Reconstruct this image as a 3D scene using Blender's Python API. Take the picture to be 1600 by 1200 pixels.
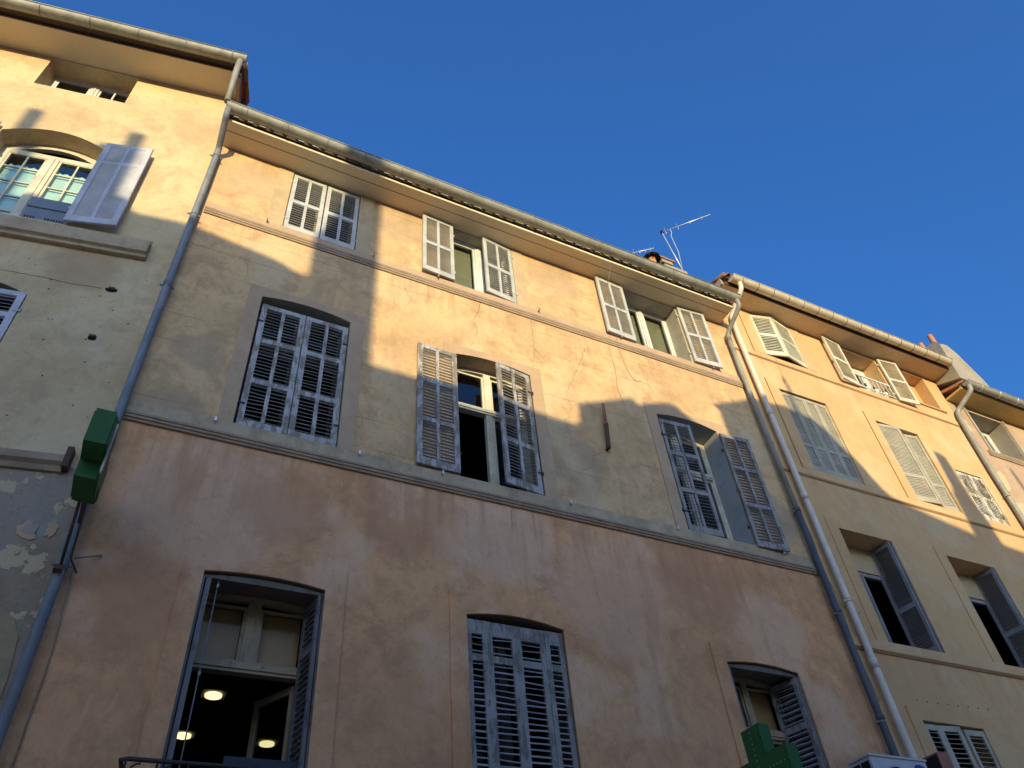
import bpy, math, random
from mathutils import Vector, Matrix, noise as mnoise
from mathutils.geometry import tessellate_polygon
random.seed(7)
for o in list(bpy.data.objects): bpy.data.objects.remove(o)
S = bpy.context.scene; COL = S.collection
R = math.radians

# ------------------------------------------------------------------ camera
cam = bpy.data.cameras.new('camera'); camo = bpy.data.objects.new('camera', cam); COL.objects.link(camo)
cr = Vector((0.89573277, -0.43815155, -0.07540572)); cu = Vector((-0.25891825, -0.6519684, 0.71267001))
cf = Vector((0.36141962, 0.61883797, 0.6974349))
m = Matrix((cr, cu, -cf)).transposed().to_4x4(); m.translation = (0, -7.0, 1.6)
camo.matrix_world = m
cam.sensor_width = 36; cam.lens = 36 * 1215.05 / 1600; cam.clip_start = 0.05; cam.clip_end = 2000
S.camera = camo

# ------------------------------------------------------------------ sky and sun
SUN_TRAVEL = Vector((0.33, 1.0, -0.13)).normalized()
w = bpy.data.worlds.new('World'); S.world = w; w.use_nodes = True
nt = w.node_tree; bg = nt.nodes['Background']
sky = nt.nodes.new('ShaderNodeTexSky'); sky.sky_type = 'NISHITA'; sky.sun_disc = False
sv = -SUN_TRAVEL
sky.sun_elevation = math.asin(sv.z); sky.sun_rotation = math.atan2(sv.x, sv.y)
sky.altitude = 0; sky.air_density = 1.0; sky.dust_density = 10.0; sky.ozone_density = 6.45
nt.links.new(sky.outputs[0], bg.inputs[0]); bg.inputs[1].default_value = 0.145
sl = bpy.data.lights.new('sun', 'SUN'); slo = bpy.data.objects.new('sun', sl); COL.objects.link(slo)
slo.rotation_euler = SUN_TRAVEL.to_track_quat('-Z', 'Y').to_euler(); slo.location = (-5, -20, 30)
sl.energy = 2.0; sl.angle = R(0.4); sl.color = (0.66, 0.55, 0.30)
S.view_settings.view_transform = 'Standard'; S.view_settings.look = 'None'
S.view_settings.exposure = 2.0; S.view_settings.gamma = 1.0; S.view_settings.use_curve_mapping = False
S.render.engine = 'CYCLES'
S.cycles.max_bounces = 7; S.cycles.diffuse_bounces = 4; S.cycles.caustics_reflective = False; S.cycles.caustics_refractive = False

# ------------------------------------------------------------------ node helpers
class NT:
    def __init__(s, name):
        s.m = bpy.data.materials.new(name); s.m.use_nodes = True; s.t = s.m.node_tree
        s.b = s.t.nodes['Principled BSDF']; s.out = s.t.nodes['Material Output']
        s.tc = s.t.nodes.new('ShaderNodeTexCoord'); s.co = s.tc.outputs['Object']
    def n(s, k, **kw):
        x = s.t.nodes.new(k)
        for a, v in kw.items(): setattr(x, a, v)
        return x
    def L(s, a, b): s.t.links.new(a, b)
    def setin(s, node, i, v):
        if hasattr(v, 'default_value') or hasattr(v, 'links'): s.L(v, node.inputs[i])
        else: node.inputs[i].default_value = v
    def map(s, scale=(1, 1, 1), loc=(0, 0, 0), src=None, rot=(0, 0, 0)):
        x = s.n('ShaderNodeMapping'); s.L(src or s.co, x.inputs[0])
        x.inputs['Scale'].default_value = scale; x.inputs['Location'].default_value = loc; x.inputs['Rotation'].default_value = rot
        return x.outputs[0]
    def noise(s, scale, detail=4, rough=.6, vec=None, dist=0.0):
        x = s.n('ShaderNodeTexNoise'); s.L(vec or s.co, x.inputs['Vector'])
        x.inputs['Scale'].default_value = scale; x.inputs['Detail'].default_value = detail
        x.inputs['Roughness'].default_value = rough; x.inputs['Distortion'].default_value = dist
        return x.outputs['Fac']
    def ramp(s, fac, a, b, lo=0.0, hi=1.0):
        x = s.n('ShaderNodeMapRange'); x.interpolation_type = 'SMOOTHSTEP'
        s.L(fac, x.inputs[0]); x.inputs[1].default_value = a; x.inputs[2].default_value = b
        x.inputs[3].default_value = lo; x.inputs[4].default_value = hi
        return x.outputs[0]
    def math(s, op, a, b=0.0, c=0.0):
        x = s.n('ShaderNodeMath', operation=op); s.setin(x, 0, a); s.setin(x, 1, b)
        if len(x.inputs) > 2: s.setin(x, 2, c)
        return x.outputs[0]
    def mix(s, f, a, b, mode='MIX'):
        x = s.n('ShaderNodeMix', data_type='RGBA', blend_type=mode)
        s.setin(x, 0, f)
        for i, v in ((6, a), (7, b)):
            if isinstance(v, tuple): x.inputs[i].default_value = (*v, 1) if len(v) == 3 else v
            else: s.L(v, x.inputs[i])
        return x.outputs[2]
    def sep(s, v=None):
        x = s.n('ShaderNodeSeparateXYZ'); s.L(v or s.co, x.inputs[0]); return x.outputs
    def bump(s, h, strength=.3, dist=.01):
        x = s.n('ShaderNodeBump'); x.inputs['Strength'].default_value = strength; x.inputs['Distance'].default_value = dist
        s.L(h, x.inputs['Height']); s.L(x.outputs[0], s.b.inputs['Normal'])
    def fin(s, col=None, rough=.9, metal=0.0, spec=.3):
        if col is not None:
            if isinstance(col, tuple): s.b.inputs['Base Color'].default_value = (*col, 1)
            else: s.L(col, s.b.inputs['Base Color'])
        if isinstance(rough, float): s.b.inputs['Roughness'].default_value = rough
        else: s.L(rough, s.b.inputs['Roughness'])
        s.b.inputs['Metallic'].default_value = metal
        s.b.inputs['Specular IOR Level'].default_value = spec
        return s.m

def plaster(name, base, alt, stain, blot=.55, cracks=0.0, joints=0.0, pale=None, seed=0.0, streak=.35, peel=None, relief=.5, spots=(), mott=.55, drips=(), grain=.5):
    t = NT(name)
    off = t.map(loc=(seed, seed * .7, seed * 1.3))
    warp = t.noise(1.1, 3, .5, off)
    big = t.noise(blot, 5, .62, off, .6)
    mid = t.noise(2.6, 10, .76, off, .4)
    col = t.mix(t.ramp(big, .36, .64), base, alt)
    col = t.mix(t.math('MULTIPLY', t.ramp(mid, .44, .66), mott), col, stain)
    mo2 = t.noise(1.25, 11, .78, t.map(loc=(seed + 2, seed, 4)), .7)
    col = t.mix(t.math('MULTIPLY', t.ramp(mo2, .50, .62), mott * .6), col, alt if not pale else stain)
    for (sx, sz, sr, sc_) in spots:
        vd = t.n('ShaderNodeVectorMath', operation='DISTANCE'); t.L(t.co, vd.inputs[0]); vd.inputs[1].default_value = (sx, 0, sz)
        dd = t.math('SUBTRACT', vd.outputs['Value'], t.math('MULTIPLY', t.noise(2.4, 5, .65), sr * 1.3))
        col = t.mix(t.ramp(dd, sr * .05, sr * .5, .55, 0), col, sc_)
    if pale: col = t.mix(t.math('MULTIPLY', t.ramp(t.noise(.9, 4, .55, t.map(loc=(seed + 9, 3, 5))), .52, .66), .7), col, pale)
    st = t.noise(1.0, 4, .6, t.map(scale=(2.6, 2.6, .42), loc=(seed, 0, 2)), .5)
    col = t.mix(t.math('MULTIPLY', t.ramp(st, .52, .74), streak), col, stain)
    # trowel marks: short slanting streaks
    tr = t.noise(9, 4, .7, t.map(scale=(1, 1, .45), rot=(0, .6, 0)), 1.4)
    col = t.mix(t.math('MULTIPLY', t.ramp(tr, .56, .72), .28), col, stain)
    for (zt, ln) in drips:
        z_ = t.sep(t.co)[2]
        up = t.math('MULTIPLY', t.ramp(z_, zt - ln, zt, 0.0, 1.0), t.math('LESS_THAN', z_, zt))
        dn = t.noise(1.0, 5, .65, t.map(scale=(7, 7, .5), loc=(seed, 1, zt)), .3)
        f_ = t.math('MULTIPLY', up, t.ramp(dn, .42, .68))
        col = t.mix(t.math('MULTIPLY', f_, .6), col, stain)
    gr_ = t.noise(13, 8, .8, t.map(scale=(1, 1, .8), loc=(seed, 5, 1)))
    col = t.mix(t.math('MULTIPLY', t.ramp(gr_, .53, .66), grain), col, stain)
    fine = t.noise(38, 3, .7)
    col = t.mix(t.ramp(fine, .2, .8, .0, .12), col, (.25, .2, .16))
    h = t.math('ADD', t.math('MULTIPLY', mid, .9), t.math('ADD', t.math('MULTIPLY', fine, .18), t.math('MULTIPLY', tr, .35)))
    if cracks:
        d = t.n('ShaderNodeVectorMath', operation='ADD')
        sc = t.n('ShaderNodeVectorMath', operation='SCALE')
        nz = t.n('ShaderNodeTexNoise'); t.L(off, nz.inputs['Vector']); nz.inputs['Scale'].default_value = 2.2; nz.inputs['Detail'].default_value = 6
        t.L(nz.outputs['Color'], sc.inputs[0]); sc.inputs['Scale'].default_value = .42
        t.L(t.map(scale=(1.0, 1.0, .55), loc=(seed, 0, seed)), d.inputs[0]); t.L(sc.outputs[0], d.inputs[1])
        v = t.n('ShaderNodeTexVoronoi', feature='DISTANCE_TO_EDGE'); t.L(d.outputs[0], v.inputs['Vector']); v.inputs['Scale'].default_value = .95
        line = t.ramp(v.outputs['Distance'], .0, .006, 1.0, 0.0)
        mask = t.ramp(t.noise(.8, 2, .5, t.map(loc=(seed + 3, 1, 7))), .52, .62)
        ck = t.math('MULTIPLY', t.math('MULTIPLY', line, mask), cracks)
        col = t.mix(ck, col, (.10, .07, .045)); h = t.math('SUBTRACT', h, t.math('MULTIPLY', ck, .6))
    if joints:
        z = t.sep(off)[2]; z = t.math('ADD', z, t.math('MULTIPLY', warp, .03))
        fr = t.math('FRACT', t.math('DIVIDE', z, .46))
        ln = t.ramp(t.math('ABSOLUTE', t.math('SUBTRACT', fr, .5)), .006, .02, 1.0, 0.0)
        mk = t.ramp(t.noise(.9, 2, .5, t.map(scale=(.7, .7, 2.2), loc=(4, seed, 2))), .46, .56)
        jj = t.math('MULTIPLY', t.math('MULTIPLY', ln, mk), joints)
        col = t.mix(jj, col, (.12, .09, .06)); h = t.math('SUBTRACT', h, t.math('MULTIPLY', jj, .5))
    if peel:
        for k, (pc, a, b, sc_) in enumerate(peel):
            f = t.ramp(t.noise(sc_, 6, .62, t.map(loc=(seed + k * 5.1, 2, k * 3.3))), a, b)
            col = t.mix(f, col, pc); h = t.math('ADD', h, t.math('MULTIPLY', f, .5))
    t.bump(h, relief, .02)
    return t.fin(col, .92, spec=.15)

def paint(name, c, wear=(.22, .18, .14), amt=.0, rough=.55, vary=.08, dirt=(.2, .17, .13)):
    t = NT(name)
    oi = t.n('ShaderNodeObjectInfo').outputs['Random']
    g = t.n('ShaderNodeNewGeometry').outputs['Position']
    a = t.noise(3.0, 4, .6, g); b = t.noise(15, 6, .7, t.map(scale=(1, 1, .28), src=g)); c2 = t.noise(7, 6, .72, t.map(scale=(1, 1, .5), src=g))
    dk = tuple(x * .72 for x in c)
    col = t.mix(t.ramp(a, .3, .7), c, dk)
    col = t.mix(t.math('MULTIPLY', oi, vary * 3), col, dk)
    col = t.mix(t.math('MULTIPLY', t.ramp(c2, .5, .75), .35), col, dirt)
    if amt:
        f = t.ramp(t.math('ADD', t.math('MULTIPLY', b, .6), t.math('MULTIPLY', c2, .4)), .66 - amt * .22, .70 - amt * .2)
        col = t.mix(f, col, wear)
        t.bump(t.math('SUBTRACT', 1.0, f), .4, .004)
    return t.fin(col, rough, spec=.35)

def metal(name, c, rough=.5, met=.4, spot=(.3, .3, .28)):
    t = NT(name); g = t.n('ShaderNodeNewGeometry').outputs['Position']
    a = t.noise(5, 5, .65, t.map(scale=(1, 1, .5), src=g)); b = t.noise(30, 3, .6, g)
    col = t.mix(t.ramp(a, .35, .7), c, spot); col = t.mix(t.ramp(b, .55, .75, 0, .3), col, tuple(min(1, x * 1.4) for x in c))
    return t.fin(col, rough, met, .5)

def flat(name, c, rough=.7, spec=.3, emit=None, strength=1.0):
    t = NT(name); a = t.noise(8, 4, .6)
    t.fin(t.mix(t.ramp(a, .3, .75, 0, .35), c, tuple(x * .7 for x in c)), rough, spec=spec)
    if emit: t.b.inputs['Emission Color'].default_value = (*emit, 1); t.b.inputs['Emission Strength'].default_value = strength
    return t.m

def glass(name, tint=(.75, .8, .8), ior=1.65):
    t = NT(name); nd = t.t.nodes
    tr = t.n('ShaderNodeBsdfTransparent'); tr.inputs[0].default_value = (*tint, 1)
    gl = t.n('ShaderNodeBsdfGlossy'); gl.inputs['Roughness'].default_value = .015; gl.inputs[0].default_value = (.9, .95, 1, 1)
    lw = t.n('ShaderNodeLayerWeight'); lw.inputs[0].default_value = .5
    f0 = ((ior - 1) / (ior + 1)) ** 2
    fac = t.math('ADD', t.math('MULTIPLY', t.math('POWER', lw.outputs['Facing'], 4.0), 1 - f0), f0)
    b = t.n('ShaderNodeBump'); b.inputs['Strength'].default_value = .08; b.inputs['Distance'].default_value = .02
    t.L(t.noise(1.3, 2, .5), b.inputs['Height']); t.L(b.outputs[0], gl.inputs['Normal'])
    mx = t.n('ShaderNodeMixShader'); t.L(fac, mx.inputs[0]); t.L(tr.outputs[0], mx.inputs[1]); t.L(gl.outputs[0], mx.inputs[2])
    t.L(mx.outputs[0], t.out.inputs[0]); nd.remove(t.b)
    return t.m

MT = dict(
    A_wall=plaster('yellow_render', (.67, .51, .295), (.60, .44, .25), (.45, .31, .18), blot=.6, seed=3, cracks=.2, streak=.3, pale=(.66, .54, .34), mott=.7, grain=.6, drips=[(9.86, .9)], spots=[(-.9, 9.6, .5, (.42, .28, .16)), (-.4, 13.2, .4, (.48, .33, .19))]),
    A_low=plaster('old_peeling_render', (.34, .245, .155), (.32, .255, .19), (.19, .135, .085), blot=.9, seed=8, streak=.5, mott=.7, spots=[(-1.0, 5.6, .5, (.26, .265, .28)), (-.5, 6.1, .5, (.34, .29, .23))],
                  peel=[((.31, .29, .275), .56, .64, .8), ((.52, .40, .255), .575, .59, 2.9), ((.38, .28, .17), .60, .62, 4.5)], relief=.8),
    A_ochre=plaster('ochre_patch', (.36, .27, .15), (.30, .22, .13), (.2, .15, .1), seed=4),
    M_up=plaster('ochre_render', (.72, .465, .24), (.60, .385, .20), (.42, .265, .145), blot=.5, seed=1, cracks=.3, joints=.4, pale=(.66, .49, .29), streak=.45, mott=.8, grain=.65, drips=[(11.14, .9), (13.0, .9)],
                 spots=[(4.95, 8.2, .55, (.33, .25, .17)), (4.7, 8.9, .3, (.33, .26, .18)), (-.1, 8.5, .3, (.42, .32, .21)), (-.2, 7.6, .35, (.34, .25, .17)), (8.5, 8.2, .5, (.34, .28, .21)), (5.2, 12.5, .6, (.42, .31, .2)), (.0, 12.3, .5, (.46, .34, .22)), (2.3, 12.5, .5, (.45, .33, .21))]),
    M_low=plaster('pink_render', (.80, .425, .205), (.69, .355, .17), (.48, .235, .11), blot=.75, seed=5, pale=(.82, .50, .31), streak=.6, drips=[(7.27, 1.3)], cracks=.15, relief=.8, mott=.65,
                  spots=[(3.7, 6.9, .8, (.80, .53, .37)), (.4, 6.5, .9, (.78, .49, .33)), (2.55, 6.9, .7, (.52, .25, .13)), (1.2, 6.6, .5, (.54, .27, .14)), (5.2, 6.3, .9, (.76, .46, .29)), (8.0, 4.9, .8, (.46, .22, .11)), (7.6, 6.2, .6, (.80, .50, .32)), (-.1, 5.3, .6, (.54, .27, .14)), (6.6, 6.8, .7, (.54, .26, .14))]),
    M_band=plaster('pinkish_band', (.54, .37, .235), (.49, .335, .215), (.40, .27, .17), seed=6, streak=.3, blot=1.2),
    M_jamb=plaster('surround_ochre', (.55, .41, .24), (.50, .37, .22), (.4, .28, .17), seed=2, blot=1.5, streak=.15),
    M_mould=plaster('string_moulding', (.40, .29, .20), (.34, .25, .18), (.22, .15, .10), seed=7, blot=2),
    M_sill=plaster('stained_stone_sill', (.54, .41, .265), (.45, .34, .22), (.28, .21, .14), seed=12, blot=1.6, streak=.7),
    soffit=plaster('smooth_soffit', (.74, .61, .41), (.70, .57, .38), (.60, .48, .31), seed=9, blot=.4, streak=.05, relief=.15, mott=.2, grain=.1),
    C_wall=plaster('orange_yellow_render', (.66, .42, .205), (.60, .37, .18), (.49, .29, .145), blot=.45, seed=14, streak=.25, pale=(.64, .46, .27), relief=.35, mott=.4, drips=[(12.27, .6), (9.3, .7), (6.155, .8)], grain=.3),
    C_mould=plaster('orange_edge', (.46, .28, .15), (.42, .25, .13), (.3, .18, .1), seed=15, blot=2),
    C_soff=plaster('orange_soffit', (.72, .54, .33), (.62, .44, .25), (.5, .33, .19), seed=16, blot=.5, streak=.05, relief=.15, mott=.3, grain=.1),
    D_wall=plaster('patched_pink_stone', (.50, .37, .25), (.47, .31, .21), (.36, .25, .17), seed=21, blot=1.1, peel=[((.55, .43, .27), .55, .57, 1.2), ((.46, .27, .17), .63, .65, 2.0)]),
    D_soff=plaster('bright_yellow_soffit', (.60, .42, .15), (.56, .39, .14), (.46, .31, .11), seed=22, relief=.1),
    grey_cem=plaster('grey_cement', (.40, .35, .29), (.35, .31, .26), (.26, .22, .18), seed=23, blot=1.3, relief=.6),
    reveal=plaster('painted_reveal', (.47, .42, .34), (.42, .38, .31), (.3, .26, .2), seed=24, blot=1.5),
    greyrev=plaster('grey_painted_reveal', (.46, .46, .45), (.42, .42, .41), (.3, .29, .27), seed=25, blot=1.5, relief=.2),
    dark_reveal=plaster('dark_brown_reveal', (.24, .17, .12), (.2, .14, .1), (.12, .085, .06), seed=33, blot=1.5),  # dark brown all over, for the lower floor's openings
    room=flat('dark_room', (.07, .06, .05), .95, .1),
    opp=plaster('opposite_render', (.80, .66, .44), (.76, .62, .42), (.62, .5, .36), seed=30),
    roof=flat('terracotta', (.42, .20, .11), .9, .1),
    tile=flat('canal_tile', (.26, .15, .105), .9, .1),
    mortar=flat('mortar', (.62, .56, .46), .95, .1),
    fascia=plaster('cream_fascia', (.78, .70, .52), (.74, .66, .48), (.62, .52, .36), seed=41, mott=.25),
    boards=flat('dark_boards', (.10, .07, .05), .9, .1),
    zinc=metal('weathered_zinc', (.31, .30, .26), .6, .1, (.21, .205, .175)),
    zincpipe=metal('blue_grey_zinc_pipe', (.23, .24, .255), .65, .1, (.14, .15, .165)),
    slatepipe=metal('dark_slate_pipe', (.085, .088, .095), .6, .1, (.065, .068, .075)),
    tanpipe=metal('tan_painted_gutter', (.58, .50, .37), .5, .05, (.50, .42, .31)),
    whitepipe=metal('off_white_pipe', (.72, .62, .51), .6, .0, (.62, .53, .43)),
    iron=metal('dark_iron', (.03, .028, .028), .55, .3, (.05, .04, .035)),
    rust=metal('rust', (.38, .16, .10), .85, .0, (.25, .10, .06)),
    rustdk=metal('dark_rust', (.10, .05, .035), .85, .0, (.07, .035, .025)),
    alu=metal('aluminium', (.72, .72, .72), .35, .5, (.6, .6, .6)),
    sh_white=paint('white_shutter_paint', (.56, .555, .53), (.45, .40, .33), .35),
    sh_blue=paint('peeling_blue_grey_paint', (.48, .455, .445), (.23, .19, .15), .85),
    sl_blue=paint('blue_grey_louvre_paint', (.53, .51, .49), (.3, .25, .2), .4, vary=.12), sl_dark=paint('grey_louvre_paint', (.40, .395, .39), (.24, .2, .17), .4, vary=.12),
    sh_lilac=paint('lilac_shutter_paint', (.53, .52, .57), amt=0, vary=.02),
    sh_cream=paint('cream_shutter_paint', (.70, .66, .52), (.5, .4, .3), .2),
    sh_green=paint('grey_green_shutter_paint', (.46, .41, .31), (.35, .3, .22), .2),
    sh_slate=paint('slate_shutter_paint', (.32, .30, .30), (.2, .2, .2), .1),
    sh_dark=paint('peeling_dark_grey_paint', (.19, .182, .18), (.11, .09, .075), .6),
    sh_mid=paint('weathered_mid_grey_paint', (.34, .305, .28), (.17, .145, .125), .75), dark_wood=paint('dark_weathered_wood', (.17, .135, .105), (.1, .08, .06), .6),
    sh_brown=paint('bare_wood_louvres', (.30, .24, .16), (.6, .56, .48), .9),
    fr_white=paint('white_window_frame', (.74, .73, .70), amt=0, vary=.03),
    fr_cream=paint('cream_window_frame', (.68, .62, .48), (.4, .3, .2), .35),
    dark_frame=paint('dark_old_frame', (.10, .085, .07), amt=0), fr_old=paint('old_cream_frame', (.42, .31, .19), (.2, .15, .1), .5),
    glass=glass('window_glass', ior=1.5), glassdim=glass('dim_window_glass', (.9, .86, .78), 1.2), glassblue=glass('bright_window_glass', (.9, .96, .94), 1.6),
    lace=flat('lace', (.62, .74, .68), .9, .1), curtain=flat('pale_curtain', (.52, .41, .26), .95, .1),
    blind=flat('blue_white_blind', (.55, .66, .80), .8, .2),
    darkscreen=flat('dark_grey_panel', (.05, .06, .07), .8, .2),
    pane_reflection=flat('grey_blue_reflection', (.20, .23, .29), .9, .1), crackdark=flat('crack_shadow', (.12, .085, .055), .95, .05), black=flat('black', (.02, .02, .02), .8, .2),
    green=flat('green_enamel', (.035, .125, .032), .6, .25), darkgreen=flat('dark_green_enamel', (.008, .07, .03), .5, .4),
    led=flat('led_dots', (.7, .8, .7), .4, .5), acwhite=flat('ac_casing', (.50, .50, .49), .45, .4),
    blue=flat('blue_badge', (.02, .03, .25), .4, .5),
    leaf=flat('pot_plant', (.07, .11, .05), .8, .2), pot=flat('pale_pot', (.66, .70, .58), .7, .2),
    terracotta=flat('terracotta_pot', (.55, .22, .10), .85, .15),
    asphalt=flat('pale_stone_setts', (.50, .40, .27), .9, .2), paving=flat('pale_paving', (.58, .47, .33), .9, .2),
    lamp=flat('lit_diffuser', (.9, .8, .5), .5, .2, (1.0, .80, .38), .42),
)

# ------------------------------------------------------------------ mesh builder
class MB:
    def __init__(s): s.v = []; s.f = []; s.smooth = []
    def add(s, vs, fs, sm=False):
        b = len(s.v); s.v += [tuple(x) for x in vs]; s.f += [tuple(b + i for i in f) for f in fs]; s.smooth += [sm] * len(fs); return s
    def box(s, x0, x1, y0, y1, z0, z1):
        vs = [(x, y, z) for z in (z0, z1) for y in (y0, y1) for x in (x0, x1)]
        return s.add(vs, [(0, 2, 3, 1), (4, 5, 7, 6), (0, 1, 5, 4), (2, 6, 7, 3), (0, 4, 6, 2), (1, 3, 7, 5)])
    def prism(s, poly, y0, y1, holes=()):           # polygon in xz, thickness along y (y0 is the street side)
        loops = [[Vector((x, 0, z)) for x, z in p] for p in [poly, *holes]]
        tri = tessellate_polygon(loops); flatv = [p for l in loops for p in l]; n = len(flatv)
        vs = [(p.x, y0, p.z) for p in flatv] + [(p.x, y1, p.z) for p in flatv]
        fs = []
        for t in tri:
            a, b, c = (flatv[i] for i in t); nrm = (b - a).cross(c - a)
            if nrm.y > 0: t = (t[0], t[2], t[1])
            fs.append(tuple(t)); fs.append((t[0] + n, t[2] + n, t[1] + n))
        k = 0
        for li, l in enumerate(loops):
            m_ = len(l); area = sum(l[i].x * l[(i + 1) % m_].z - l[(i + 1) % m_].x * l[i].z for i in range(m_))
            for i in range(m_):
                a, b = k + i, k + (i + 1) % m_
                q = (a, a + n, b + n, b)
                if (area < 0) != (li > 0): q = q[::-1]
                fs.append(q)
            k += m_
        return s.add(vs, fs)
    def face(s, poly, y, holes=()):                  # single sheet facing the street with holes
        loops = [[Vector((x, 0, z)) for x, z in p] for p in [poly, *holes]]
        tri = tessellate_polygon(loops); fv = [p for l in loops for p in l]; fs = []
        for t in tri:
            a, b, c = (fv[i] for i in t)
            if (b - a).cross(c - a).y > 0: t = (t[0], t[2], t[1])
            fs.append(tuple(t))
        return s.add([(p.x, y, p.z) for p in fv], fs)
    def rim(s, loop, y0, y1):                         # reveal faces of an opening, seen from inside the opening
        m_ = len(loop); area = sum(loop[i][0] * loop[(i + 1) % m_][1] - loop[(i + 1) % m_][0] * loop[i][1] for i in range(m_))
        vs = [(x, y0, z) for x, z in loop] + [(x, y1, z) for x, z in loop]
        fs = []
        for i in range(m_):
            a, b = i, (i + 1) % m_; q = (a, b, b + m_, a + m_)
            fs.append(q if area > 0 else q[::-1])
        return s.add(vs, fs)
    def prof(s, pts, x0, x1, caps=True):              # yz profile extruded along x
        n = len(pts); vs = [(x0, y, z) for y, z in pts] + [(x1, y, z) for y, z in pts]
        fs = [(i, (i + 1) % n, (i + 1) % n + n, i + n) for i in range(n)]
        if caps: fs += [tuple(range(n))[::-1], tuple(range(n, 2 * n))]
        return s.add(vs, fs)
    def tube(s, pts, r, n=10, closed_ends=True, r2=None):
        pts = [Vector(p) for p in pts]; vs = []; up0 = None
        for i, p in enumerate(pts):
            d = (pts[min(i + 1, len(pts) - 1)] - pts[max(i - 1, 0)]).normalized()
            ref = up0 if up0 is not None else (Vector((0, 0, 1)) if abs(d.z) < .9 else Vector((0, 1, 0)))
            a = d.cross(ref).normalized(); b = a.cross(d).normalized(); up0 = b
            rr = r if r2 is None else r + (r2 - r) * i / (len(pts) - 1)
            for k in range(n):
                t = 2 * math.pi * k / n; vs.append(p + (a * math.cos(t) + b * math.sin(t)) * rr)
        fs = [(i * n + k, i * n + (k + 1) % n, (i + 1) * n + (k + 1) % n, (i + 1) * n + k) for i in range(len(pts) - 1) for k in range(n)]
        b0 = len(s.v); s.add(vs, fs, True)
        if closed_ends:
            e = (len(pts) - 1) * n
            s.f += [tuple(b0 + k for k in range(n))[::-1], tuple(b0 + e + k for k in range(n))]; s.smooth += [False, False]
        return s
    def gutter(s, x0, x1, yc, zc, r, n=10, sag=0.0, seg=24):
        pts = [(math.cos(math.pi + math.pi * k / n), math.sin(math.pi + math.pi * k / n)) for k in range(n + 1)]
        vs = []; fs = []; m_ = len(pts)
        for j in range(seg + 1):
            x = x0 + (x1 - x0) * j / seg; dz = mnoise.noise(Vector((x * .6, 3, 1))) * sag
            for rr in (r, r - .012):
                vs += [(x, yc + c * rr, zc + q * rr + dz) for c, q in pts]
        W = 2 * m_
        for j in range(seg):
            for k in range(n):
                a = j * W + k; fs.append((a, a + 1, a + 1 + W, a + W)); a += m_; fs.append((a, a + W, a + 1 + W, a + 1))
            for k in (0, n): a = j * W + k; fs.append((a, a + W, a + W + m_, a + m_))
        s.add(vs, fs, True)
        for x in (x0, x1): s.prism2 = None; s.add([(x, yc + c * r, zc + q * r) for c, q in pts], [tuple(range(m_))])
        s.tube([(x0, yc - r - .004, zc + .004), (x1, yc - r - .004, zc + .004)], .011, 6)
        return s
    def xf(s, M_): s.v = [tuple(M_ @ Vector(v)) for v in s.v]; return s
    def data(s, name, mat):
        me = bpy.data.meshes.new(name); me.from_pydata(s.v, [], s.f); me.materials.append(mat)
        me.polygons.foreach_set('use_smooth', s.smooth); me.update(); return me
    def build(s, name, mat, parent=None, loc=None, rz=0.0, stuff=False):
        if isinstance(mat, str): mat = MT[mat]
        return link(name, s.data(name, mat), parent, loc, rz, stuff)

def link(name, me, parent=None, loc=None, rz=0.0, stuff=False):
    o = bpy.data.objects.new(name, me); COL.objects.link(o)
    if parent is not None:
        o.parent = parent
        if loc is None: loc = -Vector(parent.get('_org', (0, 0, 0))) if '_org' in parent else (0, 0, 0)
        elif '_org' in parent: loc = Vector(loc) - Vector(parent['_org'])
    if loc is not None: o.location = loc
    o.rotation_euler.z = rz
    if stuff: o['kind'] = 'stuff'
    return o

def thing(name, label, cat, loc=(0, 0, 0), rz=0.0, group=None, org=None):
    o = bpy.data.objects.new(name, None); COL.objects.link(o); o.location = loc; o.rotation_euler.z = rz
    o.empty_display_size = .2; o['label'] = label; o['category'] = cat
    if group: o['group'] = group
    if org is not None: o['_org'] = org
    return o
def tag(o, label, cat, group=None):
    o['label'] = label; o['category'] = cat
    if group: o['group'] = group
    return o
def struct(o): o['kind'] = 'structure'; return o

def rect(x0, x1, z0, z1): return [(x0, z0), (x1, z0), (x1, z1), (x0, z1)]
def arch(x0, x1, z0, zs, za, n=10):                   # segmental head
    pts = [(x0, z0), (x1, z0)]
    for i in range(n + 1):
        t = i / n; x = x1 + (x0 - x1) * t; pts.append((x, zs + (za - zs) * (1 - (2 * t - 1) ** 2)))
    return pts

# ------------------------------------------------------------------ setting
g = MB(); g.box(-60, 80, -40, 60, -.3, 0); struct(g.build('ground', 'asphalt'))
g = MB(); g.box(-40, 40, -2.0, -.004, .004, .13); struct(g.build('pavement', 'paving'))
g = MB(); g.box(-40, 40, -17.0, -14.0, .004, .13); struct(g.build('pavement', 'paving'))

# ------------------------------------------------------------------ building pieces
def wall(parent, name, mat, outer, holes, y=0.0, depth=.25, reveal=None):
    f = MB().face(outer, y, [h[0] if isinstance(h, tuple) and isinstance(h[0], list) else h for h in holes])
    f.rim(outer, y, y + .3)
    f.f[-len(outer):] = [q[::-1] for q in f.f[-len(outer):]]
    o = f.build(name, mat, parent)
    for h in holes:
        loop, d, rm = h if isinstance(h, tuple) else (h, depth, reveal or mat)
        MB().rim(loop, y, y + d).build('window_reveal', rm, parent)
    return o

def ring(x0, x1, z0, z1, wd, open_bottom=False):
    return rect(x0 - wd, x1 + wd, z0 - (0 if open_bottom else wd), z1 + wd)

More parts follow.
